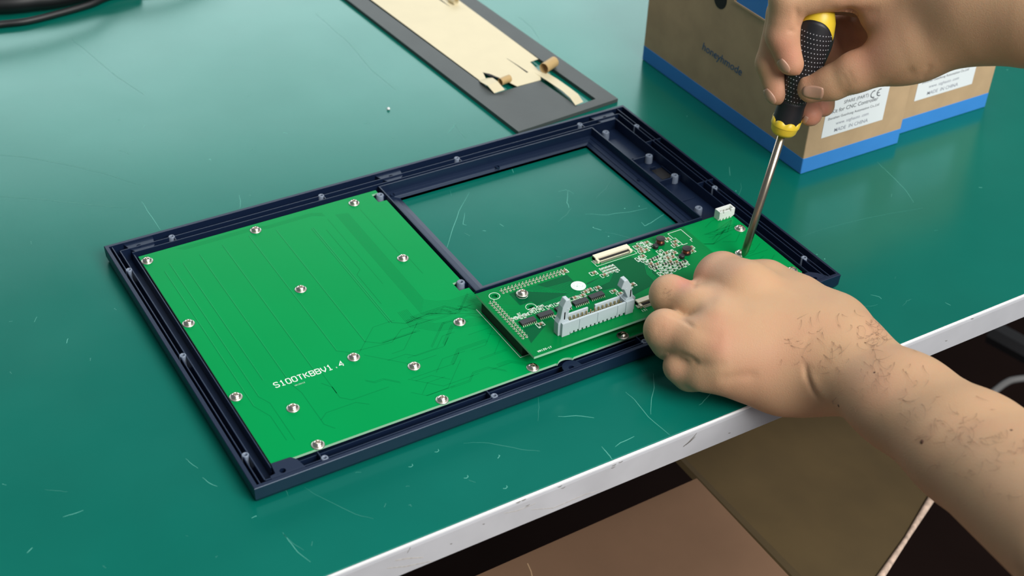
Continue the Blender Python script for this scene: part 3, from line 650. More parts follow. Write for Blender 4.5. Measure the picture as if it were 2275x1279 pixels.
# ------------------------------------------------------------------ cardboard boxes at the back right
def carton(name, x0, x1, y0, y1, h, label, labelq, band=13.5):
    t = thing(name, ((x0 + x1) / 2, (y0 + y1) / 2, 0), label, 'box', 'small product boxes')
    th = 1.6
    q = MB(); q.box(x0, x1, y0, y1, 0, h); q.build('box_body', M['kraft'], t, bevel=.8)
    q = MB(); q.box(x0 - .12, x1 + .12, y0 - .12, y1 + .12, .05, band); q.build('blue_band', M['blue'], t, bevel=.8, label='blue printed band around the foot')
    # label on the front face
    (lx0, lz0, lx1, lz1) = labelq
    q = MB(); q.box(lx0, lx1, y0 - .3, y0 - .02, lz0, lz1); lb = q.build('paper_label', M['paper'], t, label='white printed address label')
    q = MB(); W_ = lx1 - lx0; X_ = (1, 0, 0); Y_ = (0, 0, 1); cx_ = (lx0 + lx1) / 2 - 2
    zz = lz0 + 2.4
    rows = [('MADE  IN CHINA', 4.3, 0.0, 1), ('www. szghauto .com', 3.8, 5.8, 1), ('Shenzhen Guanhong Automation Co.,Ltd', 3.0, 11.4, 0), ('Kit for CNC Controller', 4.6, 16.4, 0), ('SPARE (PART)', 4.0, 21.8, 0), ('MODEL 100T', 4.0, 27.2, 0)]
    for s_, size, dz, mi in rows:
        text_mesh(s_, size * .98, q, (cx_, y0 - .3, zz + dz), X_, Y_, mi, off=.04, align='CENTER', bold=.02 if size > 4 else 0)
    # CE mark: open C and E arcs
    def arcs(cx, cz, r, wd):
        v = []; n_ = 14
        for i in range(n_):
            a = math.radians(70 + 220 * i / (n_ - 1))
            for rr in (r - wd / 2, r + wd / 2): v.append((cx + rr * math.cos(a), y0 - .34, cz + rr * math.sin(a)))
        q.add(v, [(2 * i, 2 * i + 1, 2 * i + 3, 2 * i + 2) for i in range(n_ - 1)])
    cz = lz0 + 25.0; cxx = lx1 - 15
    arcs(cxx, cz, 2.7, .85); arcs(cxx + 6, cz, 2.7, .85); q.box(cxx + 3.4, cxx + 5.6, y0 - .36, y0 - .33, cz - .4, cz + .4)
    q.build('label_print', [M['ink'], M['inklight']], lb, base=ORG[t.name], recalc=False)
    return t
bA = carton('cardboard_box', 469.0, 564.0, 118.4, 316.5, 106, 'brown cardboard box with blue foot band nearest the screwdriver, side wordmark facing left', (482.5, 26.5, 541.5, 63.5))
bB = carton('cardboard_box', 566.0, 666.5, 128.0, 326.0, 106, 'second brown cardboard box with blue foot band, farthest right beside its twin', (582.5, 26.5, 643.0, 63.5))
q = MB(); o_ = on_x(1560, 101, 468.9)
text_mesh('honeyhmode', 9.2, q, (468.85, float(o_[1]), float(o_[2]) - 3), (0, -1, 0), (0, 0, 1), 0, off=.05, shear=.15)
q.build('wordmark_print', M['bluetext'], bA, label='blue wordmark on the side')
# hand hole and open top of the near box: a near-black disc painting the shade in the finger hole and a blue tuck flap
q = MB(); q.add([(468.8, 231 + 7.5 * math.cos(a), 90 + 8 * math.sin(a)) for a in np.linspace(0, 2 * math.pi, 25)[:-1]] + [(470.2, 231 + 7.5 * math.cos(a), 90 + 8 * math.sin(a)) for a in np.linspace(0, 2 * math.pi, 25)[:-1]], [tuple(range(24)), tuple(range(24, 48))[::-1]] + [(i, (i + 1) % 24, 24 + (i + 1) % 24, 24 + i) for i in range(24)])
q.build('notch_shade', M['hole'], bA)
ya, yb = float(on_x(1638, 4, 468.9)[1]), float(on_x(1702, 44, 468.9)[1])
q = MB(); q.box(468.3, 469.2, yb, ya, 95.4, 112.0); q.build('tuck_flap', M['blue'], bA, label='blue tuck flap')
q = MB(); q.box(467.9, 469.2, yb - 1, ya + 3, 93.6, 95.6); q.build('flap_lip', M['kraft'], bA, bevel=.4)

# ------------------------------------------------------------------ foam gasket sheet with liner paper
gs = thing('foam_gasket_sheet', (357, 380, 0), 'dark grey foam gasket sheet with a cream liner paper peeling off, behind the housing', 'foam sheet')
q = MB(); z0, z1 = .2, 3.0
q.prism([(297, 560), (315.9, 259.3), (330.2, 260.4), (330.2, 317), (312, 560)], z0, z1)
q.prism([(330.2, 260.4), (375.7, 264.0), (375.7, 272.1), (371.7, 319.7), (330.2, 317.0)], z0, z1)
q.prism([(375.7, 264.0), (410.7, 266.9), (395, 560), (379, 560), (395.1, 274.5), (375.7, 272.1)], z0, z1)
q.build('foam_sheet', M['foam'], gs)
q = MB(); zp = 3.0
def arcpts(a, b, n): return [tuple(np.array(a) + (np.array(b) - np.array(a)) * t) for t in np.linspace(0, 1, n)]
q.prism([(314, 560), (329.5, 338.0), (334, 337), (338.1, 350.4), (341.5, 347), (346.0, 335.4), (350.6, 318.8), (372.8, 319.4), (379.6, 331.3), (381.0, 349), (389.6, 350.3), (382, 560)], zp, zp + .25)
q.build('liner_paper', M['liner'], gs, label='cream liner paper')
def sheet(name, pts_a, pts_b, m_, th=.25):
    q = MB(); v = []
    for a, b in zip(pts_a, pts_b): v += [a, b, (b[0], b[1], b[2] - th), (a[0], a[1], a[2] - th)]
    f = []
    for i in range(len(pts_a) - 1): f += [(i * 4 + k, i * 4 + (k + 1) % 4, i * 4 + 4 + (k + 1) % 4, i * 4 + 4 + k) for k in range(4)]
    f += [(0, 1, 2, 3), tuple(len(pts_a) * 4 - 4 + k for k in range(4))]
    q.add(v, f); return q.build(name, m_, gs, smooth=False)
sheet('peeled_strip', [(374.5, 334, 3.2), (376, 315, 3.9), (377, 295, 4.6), (376, 282, 5.2), (374.9, 272.5, 3.6)], [(382.5, 334, 3.2), (384.5, 315, 3.9), (385.0, 295, 4.6), (384.6, 284, 5.2), (383.2, 274.2, 3.6)], M['liner'])
sheet('peeled_strip', [(328.9, 341, 3.2), (326.8, 334, 5.5), (327.6, 325, 6.5), (328.6, 316.5, 4.0)], [(337.5, 341, 3.2), (338, 335, 6), (337, 326, 7.5), (337.6, 316, 5)], M['liner'])
def curl(cx, cy, zc, r, half, ang, turns, m_):
    ax = np.array([math.cos(ang), math.sin(ang), 0]); up = np.array([0, 0, 1.0]); sd = np.cross(ax, up)
    A, B = [], []
    for t in np.linspace(0, turns * 2 * math.pi, 26):
        rr = r * (1 - .12 * t / (2 * math.pi)); p = np.array([cx, cy, zc]) + sd * rr * math.cos(t - 1.5) + up * rr * math.sin(t - 1.5)
        A.append(tuple(p - ax * half)); B.append(tuple(p + ax * half))
    sheet('paper_curl', A, B, m_)
curl(387.5, 331.0, 7.6, 4.4, 7.5, math.radians(24), 1.25, M['linerback']); curl(344.5, 327.5, 6.2, 3.0, 5.0, math.radians(12), 1.2, M['linerback'])
curl(378, 472, 6, 3.0, 4.5, math.radians(100), 1.1, M['liner'])
q = MB(); q.ribbon([(367.2, 362.5), (368.8, 348), (369.8, 334.5)], [.2, .9, 1.6], 3.2, 3.32); q.ribbon([(371, 484), (371.5, 474), (372, 467)], [1.6, .9, .2], 3.2, 3.32); q.build('slit_shade', M['hole'], gs)  # near-black strips on the liner paint the shade inside its cuts
q = MB(); q.ribbon([(338.0, 350.6), (341.0, 344), (345.0, 335.4)], [.3, 3.2, .5], 3.24, 3.34); q.build('slit_shade', M['hole'], gs)  # same painted shade for the cut at the left
# crumb
c = P(863, 244, 0); q = MB(); q.lathe([(.1, 0), (1.0, .3), (1.3, 1.1), (.9, 1.9), (.1, 2.2)], c[0], c[1], 12)
tag(q.build('foam_crumb', M['crumb'], smooth=True, base=(c[0], c[1], 0)), 'tiny white foam crumb on the mat left of the grey gasket sheet', 'crumb')

# ------------------------------------------------------------------ black cables, far left corner
def smooth_path(pts, n=8):
    p = [np.array(a, float) for a in pts]; p = [2 * p[0] - p[1]] + p + [2 * p[-1] - p[-2]]; out = []
    for i in range(1, len(p) - 2):
        for t in np.linspace(0, 1, n, endpoint=False):
            out.append(tuple(.5 * ((2 * p[i]) + (-p[i - 1] + p[i + 1]) * t + (2 * p[i - 1] - 5 * p[i] + 4 * p[i + 1] - p[i + 2]) * t * t + (-p[i - 1] + 3 * p[i] - 3 * p[i + 1] + p[i + 2]) * t ** 3)))
    return out + [tuple(p[-2])]
def cable(pxs, r, label):
    pts = smooth_path([P(a, b, z) for a, b, z in pxs]); q = MB(); q.tube(pts, r, 12)
    tag(q.build('cable', M['cable'], smooth=True, base=tuple(pts[0])), label, 'cable', 'black cables in the far left corner')
cable([(-160, 74, 3), (-60, 62, 3), (0, 54, 3), (60, 47, 3), (130, 30, 3), (200, 10, 3), (260, -12, 3), (420, -40, 3)], 3.0, 'thin black cable curving nearest on the mat at the far left')
cable([(-160, 12, 9), (0, 8, 9), (70, 2, 9), (150, -10, 9), (300, -50, 9)], 8.5, 'thick black cable at the far left corner')
cable([(-160, 36, 3), (-40, 26, 3), (40, 22, 3), (110, 12, 3), (190, -6, 3), (330, -40, 3)], 2.2, 'thin black cable between the thick one and the nearest one')
# a fourth lead arches over the mat just beyond the frame edge
pts = []
for a, b in [(-150, 150), (0, 127), (100, 108), (200, 75), (270, 36), (400, 8)]:
    p = P(a, b, -38); pts.append((p[0], p[1], 38))
q = MB(); pts = smooth_path([(pts[0][0] - 120, pts[0][1] + 40, 4)] + pts + [(pts[-1][0] + 90, pts[-1][1] + 10, 20), (pts[-1][0] + 160, pts[-1][1] + 10, 4)]); q.tube(pts, 3.6, 12)
tag(q.build('cable', M['cable'], smooth=True, base=tuple(pts[0])), 'black cable arching over the mat behind the others', 'cable', 'black cables in the far left corner')

# ------------------------------------------------------------------ under the bench
def slab(name, quad, th, m_, parent, label=None):
    q = MB(); a = [np.array(p, float) for p in quad]; n_ = np.cross(a[1] - a[0], a[2] - a[0]); n_ = n_ / np.linalg.norm(n_)
    if n_[2] < 0: n_ = -n_
    q.add([tuple(p) for p in a] + [tuple(p - n_ * th) for p in a], [(0, 1, 2, 3), (7, 6, 5, 4)] + [(i, (i + 1) % 4, 4 + (i + 1) % 4, 4 + i) for i in range(4)])
    return q.build(name, m_, parent, label=label)
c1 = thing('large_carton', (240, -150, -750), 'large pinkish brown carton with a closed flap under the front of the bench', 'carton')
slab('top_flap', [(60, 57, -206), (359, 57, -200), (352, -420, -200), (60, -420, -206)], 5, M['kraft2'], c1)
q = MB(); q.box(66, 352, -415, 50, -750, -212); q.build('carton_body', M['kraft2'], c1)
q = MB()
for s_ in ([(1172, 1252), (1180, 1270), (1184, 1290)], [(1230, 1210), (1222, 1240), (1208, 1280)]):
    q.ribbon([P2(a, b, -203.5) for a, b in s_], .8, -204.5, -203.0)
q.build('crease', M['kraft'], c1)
c2 = thing('open_carton', (460, 60, -750), 'brown carton with a lifted olive brown flap, colour darkened for the bench shade, right of the pinkish carton', 'carton')
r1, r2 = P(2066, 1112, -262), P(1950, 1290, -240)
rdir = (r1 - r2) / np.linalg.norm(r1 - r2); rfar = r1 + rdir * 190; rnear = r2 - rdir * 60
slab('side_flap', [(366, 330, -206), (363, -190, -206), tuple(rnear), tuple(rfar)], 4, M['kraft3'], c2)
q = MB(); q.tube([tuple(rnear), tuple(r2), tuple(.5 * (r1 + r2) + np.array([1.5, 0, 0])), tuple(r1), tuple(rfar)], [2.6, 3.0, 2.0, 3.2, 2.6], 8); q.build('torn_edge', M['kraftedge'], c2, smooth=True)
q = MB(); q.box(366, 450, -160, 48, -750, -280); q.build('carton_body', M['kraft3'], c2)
q = MB(); q.tube([(357.5, 57, -201.6), (354.5, -100, -201.6), (351, -415, -201.6)], 1.6, 8); q.build('folded_edge', M['kraft2'], c1)
q = MB(); a, b = P(2205, 738, -420), P(2300, 790, -420)
q.tube([tuple(a), tuple(b)], 14, 8); tag(q.build('stool_rail', M['steel'], base=tuple(a)), 'dark grey rail in the dark below the bench at far right', 'rail')
q = MB(); pts = smooth_path([P(2205, 872, -380), P(2235, 850, -380), P(2260, 842, -380), P(2330, 835, -380)]); q.tube(pts, 3.6, 8)
tag(q.build('cable', M['greycable'], smooth=True, base=tuple(pts[0])), 'grey cable in the dark below the bench at far right', 'cable')

# ------------------------------------------------------------------ screwdriver
T0 = P(1651, 571, 11.5); T1 = P(1738.5, 296, 100.0)
AX = (T1 - T0) / np.linalg.norm(T1 - T0); LS = float(np.linalg.norm(T1 - T0))
sd = thing('screwdriver', tuple(T0), 'screwdriver with a black dotted grip and yellow ends, held upright on a board screw', 'screwdriver')
zq = Vector(AX).to_track_quat('Z', 'Y').to_matrix().to_4x4(); MT = Matrix.Translation(Vector(T0)) @ zq
def lat(name, prof, m_, n=32, label=None, smooth=True):
    q = MB(); q.lathe(prof, 0, 0, n, mtx=MT); return q.build(name, m_, sd, smooth=smooth, label=label)
sh_ = lat('shaft', [(.6, 0), (1.5, 1.5), (2.4, 5), (2.5, 9), (2.5, LS + 4)], M['shaft'], label='steel shaft')
c0 = LS
lat('collar', [(3.2, c0 - .2), (6.6, c0 + .2), (7.8, c0 + 2), (8.7, c0 + 7), (8.9, c0 + 8)], M['yellow'], label='yellow collar')
q = MB(); v = []; n_ = 60
for i in range(n_):
    a = 2 * math.pi * i / n_; s_ = abs(math.sin(a * 4)) ** .6
    for rr, zz in ((8.85, c0 + 6.0), (9.0, c0 + 10.6 - 2.0 * (1 - s_)), (7.6, c0 + 10.5 - 2.0 * (1 - s_))): v.append(tuple(MT @ Vector((rr * math.cos(a), rr * math.sin(a), zz))))
q.add(v, [(3 * i + k, 3 * ((i + 1) % n_) + k, 3 * ((i + 1) % n_) + k + 1, 3 * i + k + 1) for i in range(n_) for k in range(2)]); q.build('scalloped_collar_rim', M['yellow'], sd, smooth=True)
HR = [(0, 7.6), (8, 7.4), (14, 7.0), (22, 7.3), (32, 8.4), (44, 10.2), (56, 11.4), (66, 11.4), (74, 10.2), (80, 8.0), (83.5, 5.0), (84.5, 2)]
lat('handle_core', [(r, c0 + 6 + z * .93) for z, r in HR], M['yellow'], label='yellow handle core')
# black rubber sleeve over the camera-side and rear, leaving two yellow seams
def rad(z): return float(np.interp(z, [a for a, _ in HR], [b for _, b in HR]))
camdir = zq.inverted() @ Vector(CAM - T1).normalized(); ca = math.atan2(camdir.y, camdir.x)
q = MB()
def skin_pt(a, z, off=.55): return tuple(MT @ Vector(((rad(z) + off) * math.cos(a), (rad(z) + off) * math.sin(a), c0 + 6 + z * .93)))
zs = np.linspace(1.5, 19, 8); n_ = 48
q.add([skin_pt(2 * math.pi * i / n_, z) for z in zs for i in range(n_)], [(j * n_ + i, j * n_ + (i + 1) % n_, (j + 1) * n_ + (i + 1) % n_, (j + 1) * n_ + i) for j in range(7) for i in range(n_)])
for side in (0.0, math.pi):   # two long pads leave a yellow seam on either side
    nu, nv = 24, 26; vv = []
    for j in range(nv):
        for i in range(nu + 1):
            u = -1 + 2 * i / nu; top = 76 - 15 * abs(u) ** 2.6; z = 18 + (top - 18) * j / (nv - 1); hw = math.radians(88 - 12 * min(1, j / 6))
            vv.append(skin_pt(ca + side + u * hw + math.radians(-3), z))
    q.add(vv, [(j * (nu + 1) + i, j * (nu + 1) + i + 1, (j + 1) * (nu + 1) + i + 1, (j + 1) * (nu + 1) + i) for j in range(nv - 1) for i in range(nu)])
gr = q.build('rubber_grip', M['rubber'], sd, smooth=True, label='black rubber grip with pale dots')
so = gr.modifiers.new('s', 'SOLIDIFY'); so.thickness = .0006; so.offset = 1
q = MB()
for j in range(17):
    z = 20 + j * 3.0
    for i in range(-5, 6):
        a = ca + math.radians(8) + (i + (j % 2) * .5) * .21 * 9 / (rad(z) + 1) ; rr = rad(z) + .55
        if abs(a - ca) > 1.15: continue
        c_ = Vector(((rr + .6) * math.cos(a), (rr + .6) * math.sin(a), c0 + 6 + z * .93)); R3 = Matrix.Translation(MT @ c_) @ zq @ Matrix.Rotation(a, 4, 'Z') @ Matrix.Rotation(math.pi / 2, 4, 'Y')
        q.lathe([(.38, -.2), (.34, .12)], 0, 0, 6, mtx=R3)
q.build('grip_dots', M['dot'], gr, kind='stuff', base=ORG[sd.name])

# ------------------------------------------------------------------ hands and forearms (implicit surfaces, meshed)
class Field:
    def __init__(s, lo, hi, h):
        s.h = h; s.lo = np.array(lo, np.float32); s.n = (np.ceil((np.array(hi) - lo) / h)).astype(int) + 1
        s.d = np.full(s.n, 30.0, np.float32)
    def blk(s, lo, hi):
        a = np.clip(np.floor((lo - s.lo) / s.h).astype(int), 0, s.n - 1); b = np.clip(np.ceil((hi - s.lo) / s.h).astype(int) + 1, 1, s.n)
        g = [(s.lo[i] + s.h * np.arange(a[i], b[i], dtype=np.float32)) for i in range(3)]
        X, Y, Z = np.meshgrid(*g, indexing='ij', copy=False)
        return tuple(slice(a[i], b[i]) for i in range(3)), X, Y, Z
def cap_d(X, Y, Z, a, b, ra, rb, flat=None):
    a = np.array(a, np.float32); b = np.array(b, np.float32); ab = b - a; L2 = float(ab @ ab) + 1e-6
    px, py, pz = X - a[0], Y - a[1], Z - a[2]
    t = np.clip((px * ab[0] + py * ab[1] + pz * ab[2]) / L2, 0, 1)
    px = px - t * ab[0]; py = py - t * ab[1]; pz = pz - t * ab[2]
    if flat is not None:  # squash along a unit normal
        n_, k = flat; q = px * n_[0] + py * n_[1] + pz * n_[2]
        px = px + q * (k - 1) * n_[0]; py = py + q * (k - 1) * n_[1]; pz = pz + q * (k - 1) * n_[2]
        return (np.sqrt(px * px + py * py + pz * pz) - (ra + t * (rb - ra))) * (0.5 + 0.5 / k)
    return np.sqrt(px * px + py * py + pz * pz) - (ra + t * (rb - ra))
def smin(a, b, k):
    h = np.clip(.5 + .5 * (b - a) / k, 0, 1); return b + (a - b) * h - k * h * (1 - h)
def build_hand(groups, h=1.3):
    """groups: list of (blend_into_body_k, inner_k, [(a, b, ra, rb, flat)])"""
    allp = np.array([p for _, _, L in groups for c in (sum(L, []) if isinstance(L[0], list) else L) for p in (c[0], c[1])]); rm = 34
    F = Field(allp.min(0) - rm, allp.max(0) + rm, h)
    for K, ki, L in groups:
        sub = L if isinstance(L[0], list) else [L]; L = [c for q in sub for c in q]
        pts = np.array([p for c in L for p in (c[0], c[1])]); r = max(max(c[2], c[3]) for c in L)
        sl_, X, Y, Z = F.blk(pts.min(0) - r - K * 1.5 - 4, pts.max(0) + r + K * 1.5 + 4)
        gg = None
        for q in sub:
            g = None
            for c in q:
                d = cap_d(X, Y, Z, c[0], c[1], c[2], c[3], c[4] if len(c) > 4 else None)
                g = d if g is None else smin(g, d, ki)
            gg = g if gg is None else smin(gg, g, 0.9)
        g = gg
        F.d[sl_] = smin(F.d[sl_], g, K)
    return F
def surface_nets(F):
    D = F.d; ins = D < 0; nx, ny, nz = D.shape
    c = ins[:-1, :-1, :-1].astype(np.int8)
    cnt = np.zeros((nx - 1, ny - 1, nz - 1), np.int8)
    for dx in (0, 1):
        for dy in (0, 1):
            for dz in (0, 1): cnt += ins[dx:nx - 1 + dx, dy:ny - 1 + dy, dz:nz - 1 + dz]
    act = (cnt > 0) & (cnt < 8); idx = np.full(act.shape, -1, np.int64); I = np.argwhere(act); idx[act] = np.arange(len(I))
    pos = np.zeros((len(I), 3)); num = np.zeros(len(I))
    corners = [(a, b, c_) for a in (0, 1) for b in (0, 1) for c_ in (0, 1)]
    for c1_ in corners:
        for ax in range(3):
            if c1_[ax]: continue
            c2_ = list(c1_); c2_[ax] = 1
            d1 = D[I[:, 0] + c1_[0], I[:, 1] + c1_[1], I[:, 2] + c1_[2]]; d2 = D[I[:, 0] + c2_[0], I[:, 1] + c2_[1], I[:, 2] + c2_[2]]
            m_ = (d1 < 0) != (d2 < 0); t = np.where(m_, d1 / (d1 - d2 + 1e-12), 0)
            p = np.tile(np.array(c1_, float), (len(I), 1)); p[:, ax] += t
            pos[m_] += p[m_]; num += m_
    V = (I + pos / num[:, None]) * F.h + F.lo
    Q = []
    for ax in range(3):
        o1, o2 = [(1, 2), (2, 0), (0, 1)][ax]
        s0 = [slice(0, -1) if k == ax else slice(1, -1) for k in range(3)]
        s1 = [slice(1, None) if k == ax else slice(1, -1) for k in range(3)]
        a = ins[tuple(s0)]; b = ins[tuple(s1)]
        E = np.argwhere(a != b); fl_ = a[tuple(E.T)]
        base = E.copy()
        for k in range(3):
            if k != ax: base[:, k] += 1
        def cell(d1, d2):
            q = base.copy(); q[:, o1] -= d1; q[:, o2] -= d2; return idx[q[:, 0], q[:, 1], q[:, 2]]
        q = np.stack([cell(1, 1), cell(0, 1), cell(0, 0), cell(1, 0)], 1)
        q[~fl_] = q[~fl_][:, ::-1]; Q.append(q)
    return V, np.concatenate(Q)
def hand_object(name, groups, parent, material, creases=(), pinks=(), h=1.3, bumps=(), label=None):
    F = build_hand(groups, h); V, Q = surface_nets(F)
    base = ORG[parent.name]
    # laplacian smoothing
    e = np.concatenate([Q[:, [0, 1]], Q[:, [1, 2]], Q[:, [2, 3]], Q[:, [3, 0]]]); e = np.unique(np.sort(e, 1), axis=0)
    for it in range(5):
        S = np.zeros_like(V); N_ = np.zeros(len(V))
        np.add.at(S, e[:, 0], V[e[:, 1]]); np.add.at(S, e[:, 1], V[e[:, 0]]); np.add.at(N_, e[:, 0], 1); np.add.at(N_, e[:, 1], 1)
        V = V + (.5 if it % 2 == 0 else -.42) * (S / N_[:, None] - V)
    def normals(V):
        fn = np.cross(V[Q[:, 2]] - V[Q[:, 0]], V[Q[:, 3]] - V[Q[:, 1]]); vn = np.zeros_like(V)
        for k in range(4): np.add.at(vn, Q[:, k], fn)
        return vn / (np.linalg.norm(vn, axis=1)[:, None] + 1e-9)
    vn = normals(V); front = ((CAM - V) * vn).sum(1) > 0; px = project(V)
    def dist_poly(px, pts):
        best = np.full(len(px), 1e9); tt = np.zeros(len(px)); acc = 0; n_ = len(pts) - 1
        for k in range(n_):
            a, b = np.array(pts[k], float), np.array(pts[k + 1], float); ab = b - a
            t = np.clip(((px - a) @ ab) / (ab @ ab), 0, 1); d = np.linalg.norm(px - a - t[:, None] * ab, axis=1)
            u = d < best; best[u] = d[u]; tt[u] = (k + t[u]) / n_
        return best, tt
    disp = np.zeros(len(V))
    for pts, depth, wd in creases:   # sculpted folds and swellings, mm
        d, t = dist_poly(px, pts); disp += np.where(front, -depth * np.exp(-(d / wd) ** 2) * np.clip(np.sin(np.pi * np.clip(t, .02, .98)) * 1.6, 0, 1), 0)
    V = V + vn * disp[:, None]
    me = bpy.data.meshes.new(name); me.from_pydata([tuple(v) for v in ((V - base) * MM)], [], Q.tolist())
    me.polygons.foreach_set('use_smooth', [True] * len(me.polygons)); me.materials.append(material)
    at = me.attributes.new('pinkness', 'FLOAT', 'POINT'); pk = np.zeros(len(V), np.float32)
    for (cx, cy, r, s_) in pinks: pk += s_ * np.exp(-(((px[:, 0] - cx) ** 2 + (px[:, 1] - cy) ** 2) / r ** 2)).astype(np.float32)
    at.data.foreach_set('value', pk); me.update()
    o = bpy.data.objects.new(name, me); COL.objects.link(o); o.parent = parent; ORG[o.name] = base
    if label: o['label'] = label
    bvh = BVHTree.FromPolygons([Vector(v) for v in V], Q.tolist())
    return o, bvh
def cast(bvh, px, py):
    d = ROT @ np.array([(px - 1137.5) / FPX, (py - 639.5) / FPX, 1.0]); d = Vector(d).normalized()
    loc, n_, i, dist = bvh.ray_cast(Vector(CAM), d)
    if loc is None: return None, None
    if n_.dot(d) > 0: n_ = -n_
    return loc, n_
def nail(hand, bvh, cx, cy, ang, half_l, half_w):
    """nail plate moulded on the finger: ang = direction towards the tip in the survey image"""
    u = np.array([math.cos(ang), math.sin(ang)]); v_ = np.array([-u[1], u[0]]); n1, n2 = 9, 7; vs = []; ok = {}
    for i in range(n1):
        for j in range(n2):
            s_, t = -1 + 2 * i / (n1 - 1), -1 + 2 * j / (n2 - 1)
            wv = half_w * (1 - .16 * abs(s_) ** 3 - (.2 * max(0, s_) ** 2)); q = np.array([cx, cy]) + u * half_l * s_ * (1 - .12 * t * t) + v_ * wv * t
            loc, n_ = cast(bvh, *q)
            if loc is None: continue
            lift = .34 * (1 - .75 * max(abs(s_) if s_ < 0 else abs(s_) * .4, abs(t)) ** 2); ok[(i, j)] = len(vs); vs.append(tuple(loc + n_ * lift))
    fs = [(ok[(i, j)], ok[(i + 1, j)], ok[(i + 1, j + 1)], ok[(i, j + 1)]) for i in range(n1 - 1) for j in range(n2 - 1) if all(k in ok for k in ((i, j), (i + 1, j), (i + 1, j + 1), (i, j + 1)))]
    q = MB(); q.add(vs, fs); o = q.build('fingernail', M['nail'], hand, smooth=True, base=ORG[hand.name]); s2 = o.modifiers.new('s', 'SOLIDIFY'); s2.thickness = .0003; s2.offset = -1

person = thing('person', (330, -260, -750), 'person with bare forearms holding the small board and turning the screwdriver', 'person')
def chain(pts, ki=3.0):
    return [(P(*a[:3]), P(*b[:3]), a[3], b[3]) for a, b in zip(pts[:-1], pts[1:])]
# ---- left hand, on the boards
zn = (np.array([0, 0, 1.0]), 1.22)
LH = []
fore = [(P(1850, 790, 34), P(2010, 893, 47), 26, 29, zn), (P(2010, 893, 47), P(2160, 998, 60), 29, 32.5, zn), (P(2160, 998, 60), P(2420, 1190, 84), 32.5, 39, zn)]
LH.append((6, 8, fore))
palm = [(P(1858, 775, 36), P(1655, 655, 44), 20, 15.5), (P(1858, 785, 36), P(1600, 712, 44), 20, 13.5), (P(1850, 800, 33), P(1606, 774, 38), 19, 12.5), (P(1835, 815, 28), P(1612, 826, 27), 18, 10.5),
        (P(1840, 740, 34), P(1700, 640, 34), 17, 14.5), (P(1780, 850, 18), P(1660, 840, 18), 15, 12), (P(1845, 830, 22), P(1740, 850, 18), 16, 15.5)]
LH.append((18, 16, palm))
LH.append((9, 5, [chain([(1660, 650, 45, 15), (1606, 612, 38, 13.2), (1602, 632, 32, 11.5), (1640, 652, 30, 9)]),
    chain([(1672, 715, 38, 10), (1545, 682, 41, 11.3), (1488, 655, 38, 11.2), (1496, 672, 31, 10), (1550, 700, 27, 8)]),
    chain([(1672, 774, 31, 10), (1548, 759, 37, 11.0), (1477, 733, 34, 11.3), (1488, 760, 25, 9.8), (1550, 780, 20, 8)]),
    chain([(1665, 832, 22, 9), (1560, 828, 22, 9.4), (1513, 813, 20, 9.3), (1530, 836, 13, 7.6), (1580, 845, 10, 7)])]))
LH.append((15, 4, chain([(1592, 630, 40, 12.0), (1655, 652, 44, 14)])))
LH.append((14, 4, chain([(1780, 690, 34, 16), (1850, 722, 34, 18)])))
LH.append((10, 4, chain([(1770, 672, 32, 15), (1700, 632, 33, 13), (1655, 618, 33, 10)])))
cr = [([(1788, 800), (1792, 835), (1806, 868), (1828, 896)], 1.15, 6), ([(1800, 830), (1815, 862), (1845, 900)], -.6, 13), ([(1780, 780), (1800, 750), (1830, 730)], .35, 8),
      ([(1545, 622), (1542, 640)], .8, 6), ([(1480, 696), (1515, 708), (1545, 730)], .9, 5), ([(1500, 780), (1535, 795), (1556, 812)], .9, 5), ([(1540, 724), (1575, 742), (1610, 748)], .35, 14), ([(1550, 808), (1580, 812), (1620, 808)], .4, 12),
      ([(1560, 665), (1610, 675), (1680, 690)], .8, 16), ([(1590, 845), (1640, 836), (1690, 832)], .7, 12),
      ([(1476, 640), (1470, 660)], .25, 3), ([(1484, 640), (1480, 662)], .25, 3), ([(1462, 722), (1462, 742)], .25, 3), ([(1470, 720), (1471, 742)], .22, 3)]
pk = [(1522, 626, 16, .6), (1592, 715, 34, .45), (1602, 768, 34, .5), (1480, 735, 40, .35), (1560, 600, 26, .45), (1515, 622, 26, .6), (1660, 830, 55, .35), (1500, 830, 26, .35), (1960, 710, 40, .3), (1760, 790, 60, .2), (1950, 870, 60, .15), (1620, 576, 50, .25)]
lh, lb_ = hand_object('left_arm', LH, person, M['skinL'], cr, pk, label='left hand curled over the small board, hairy forearm')
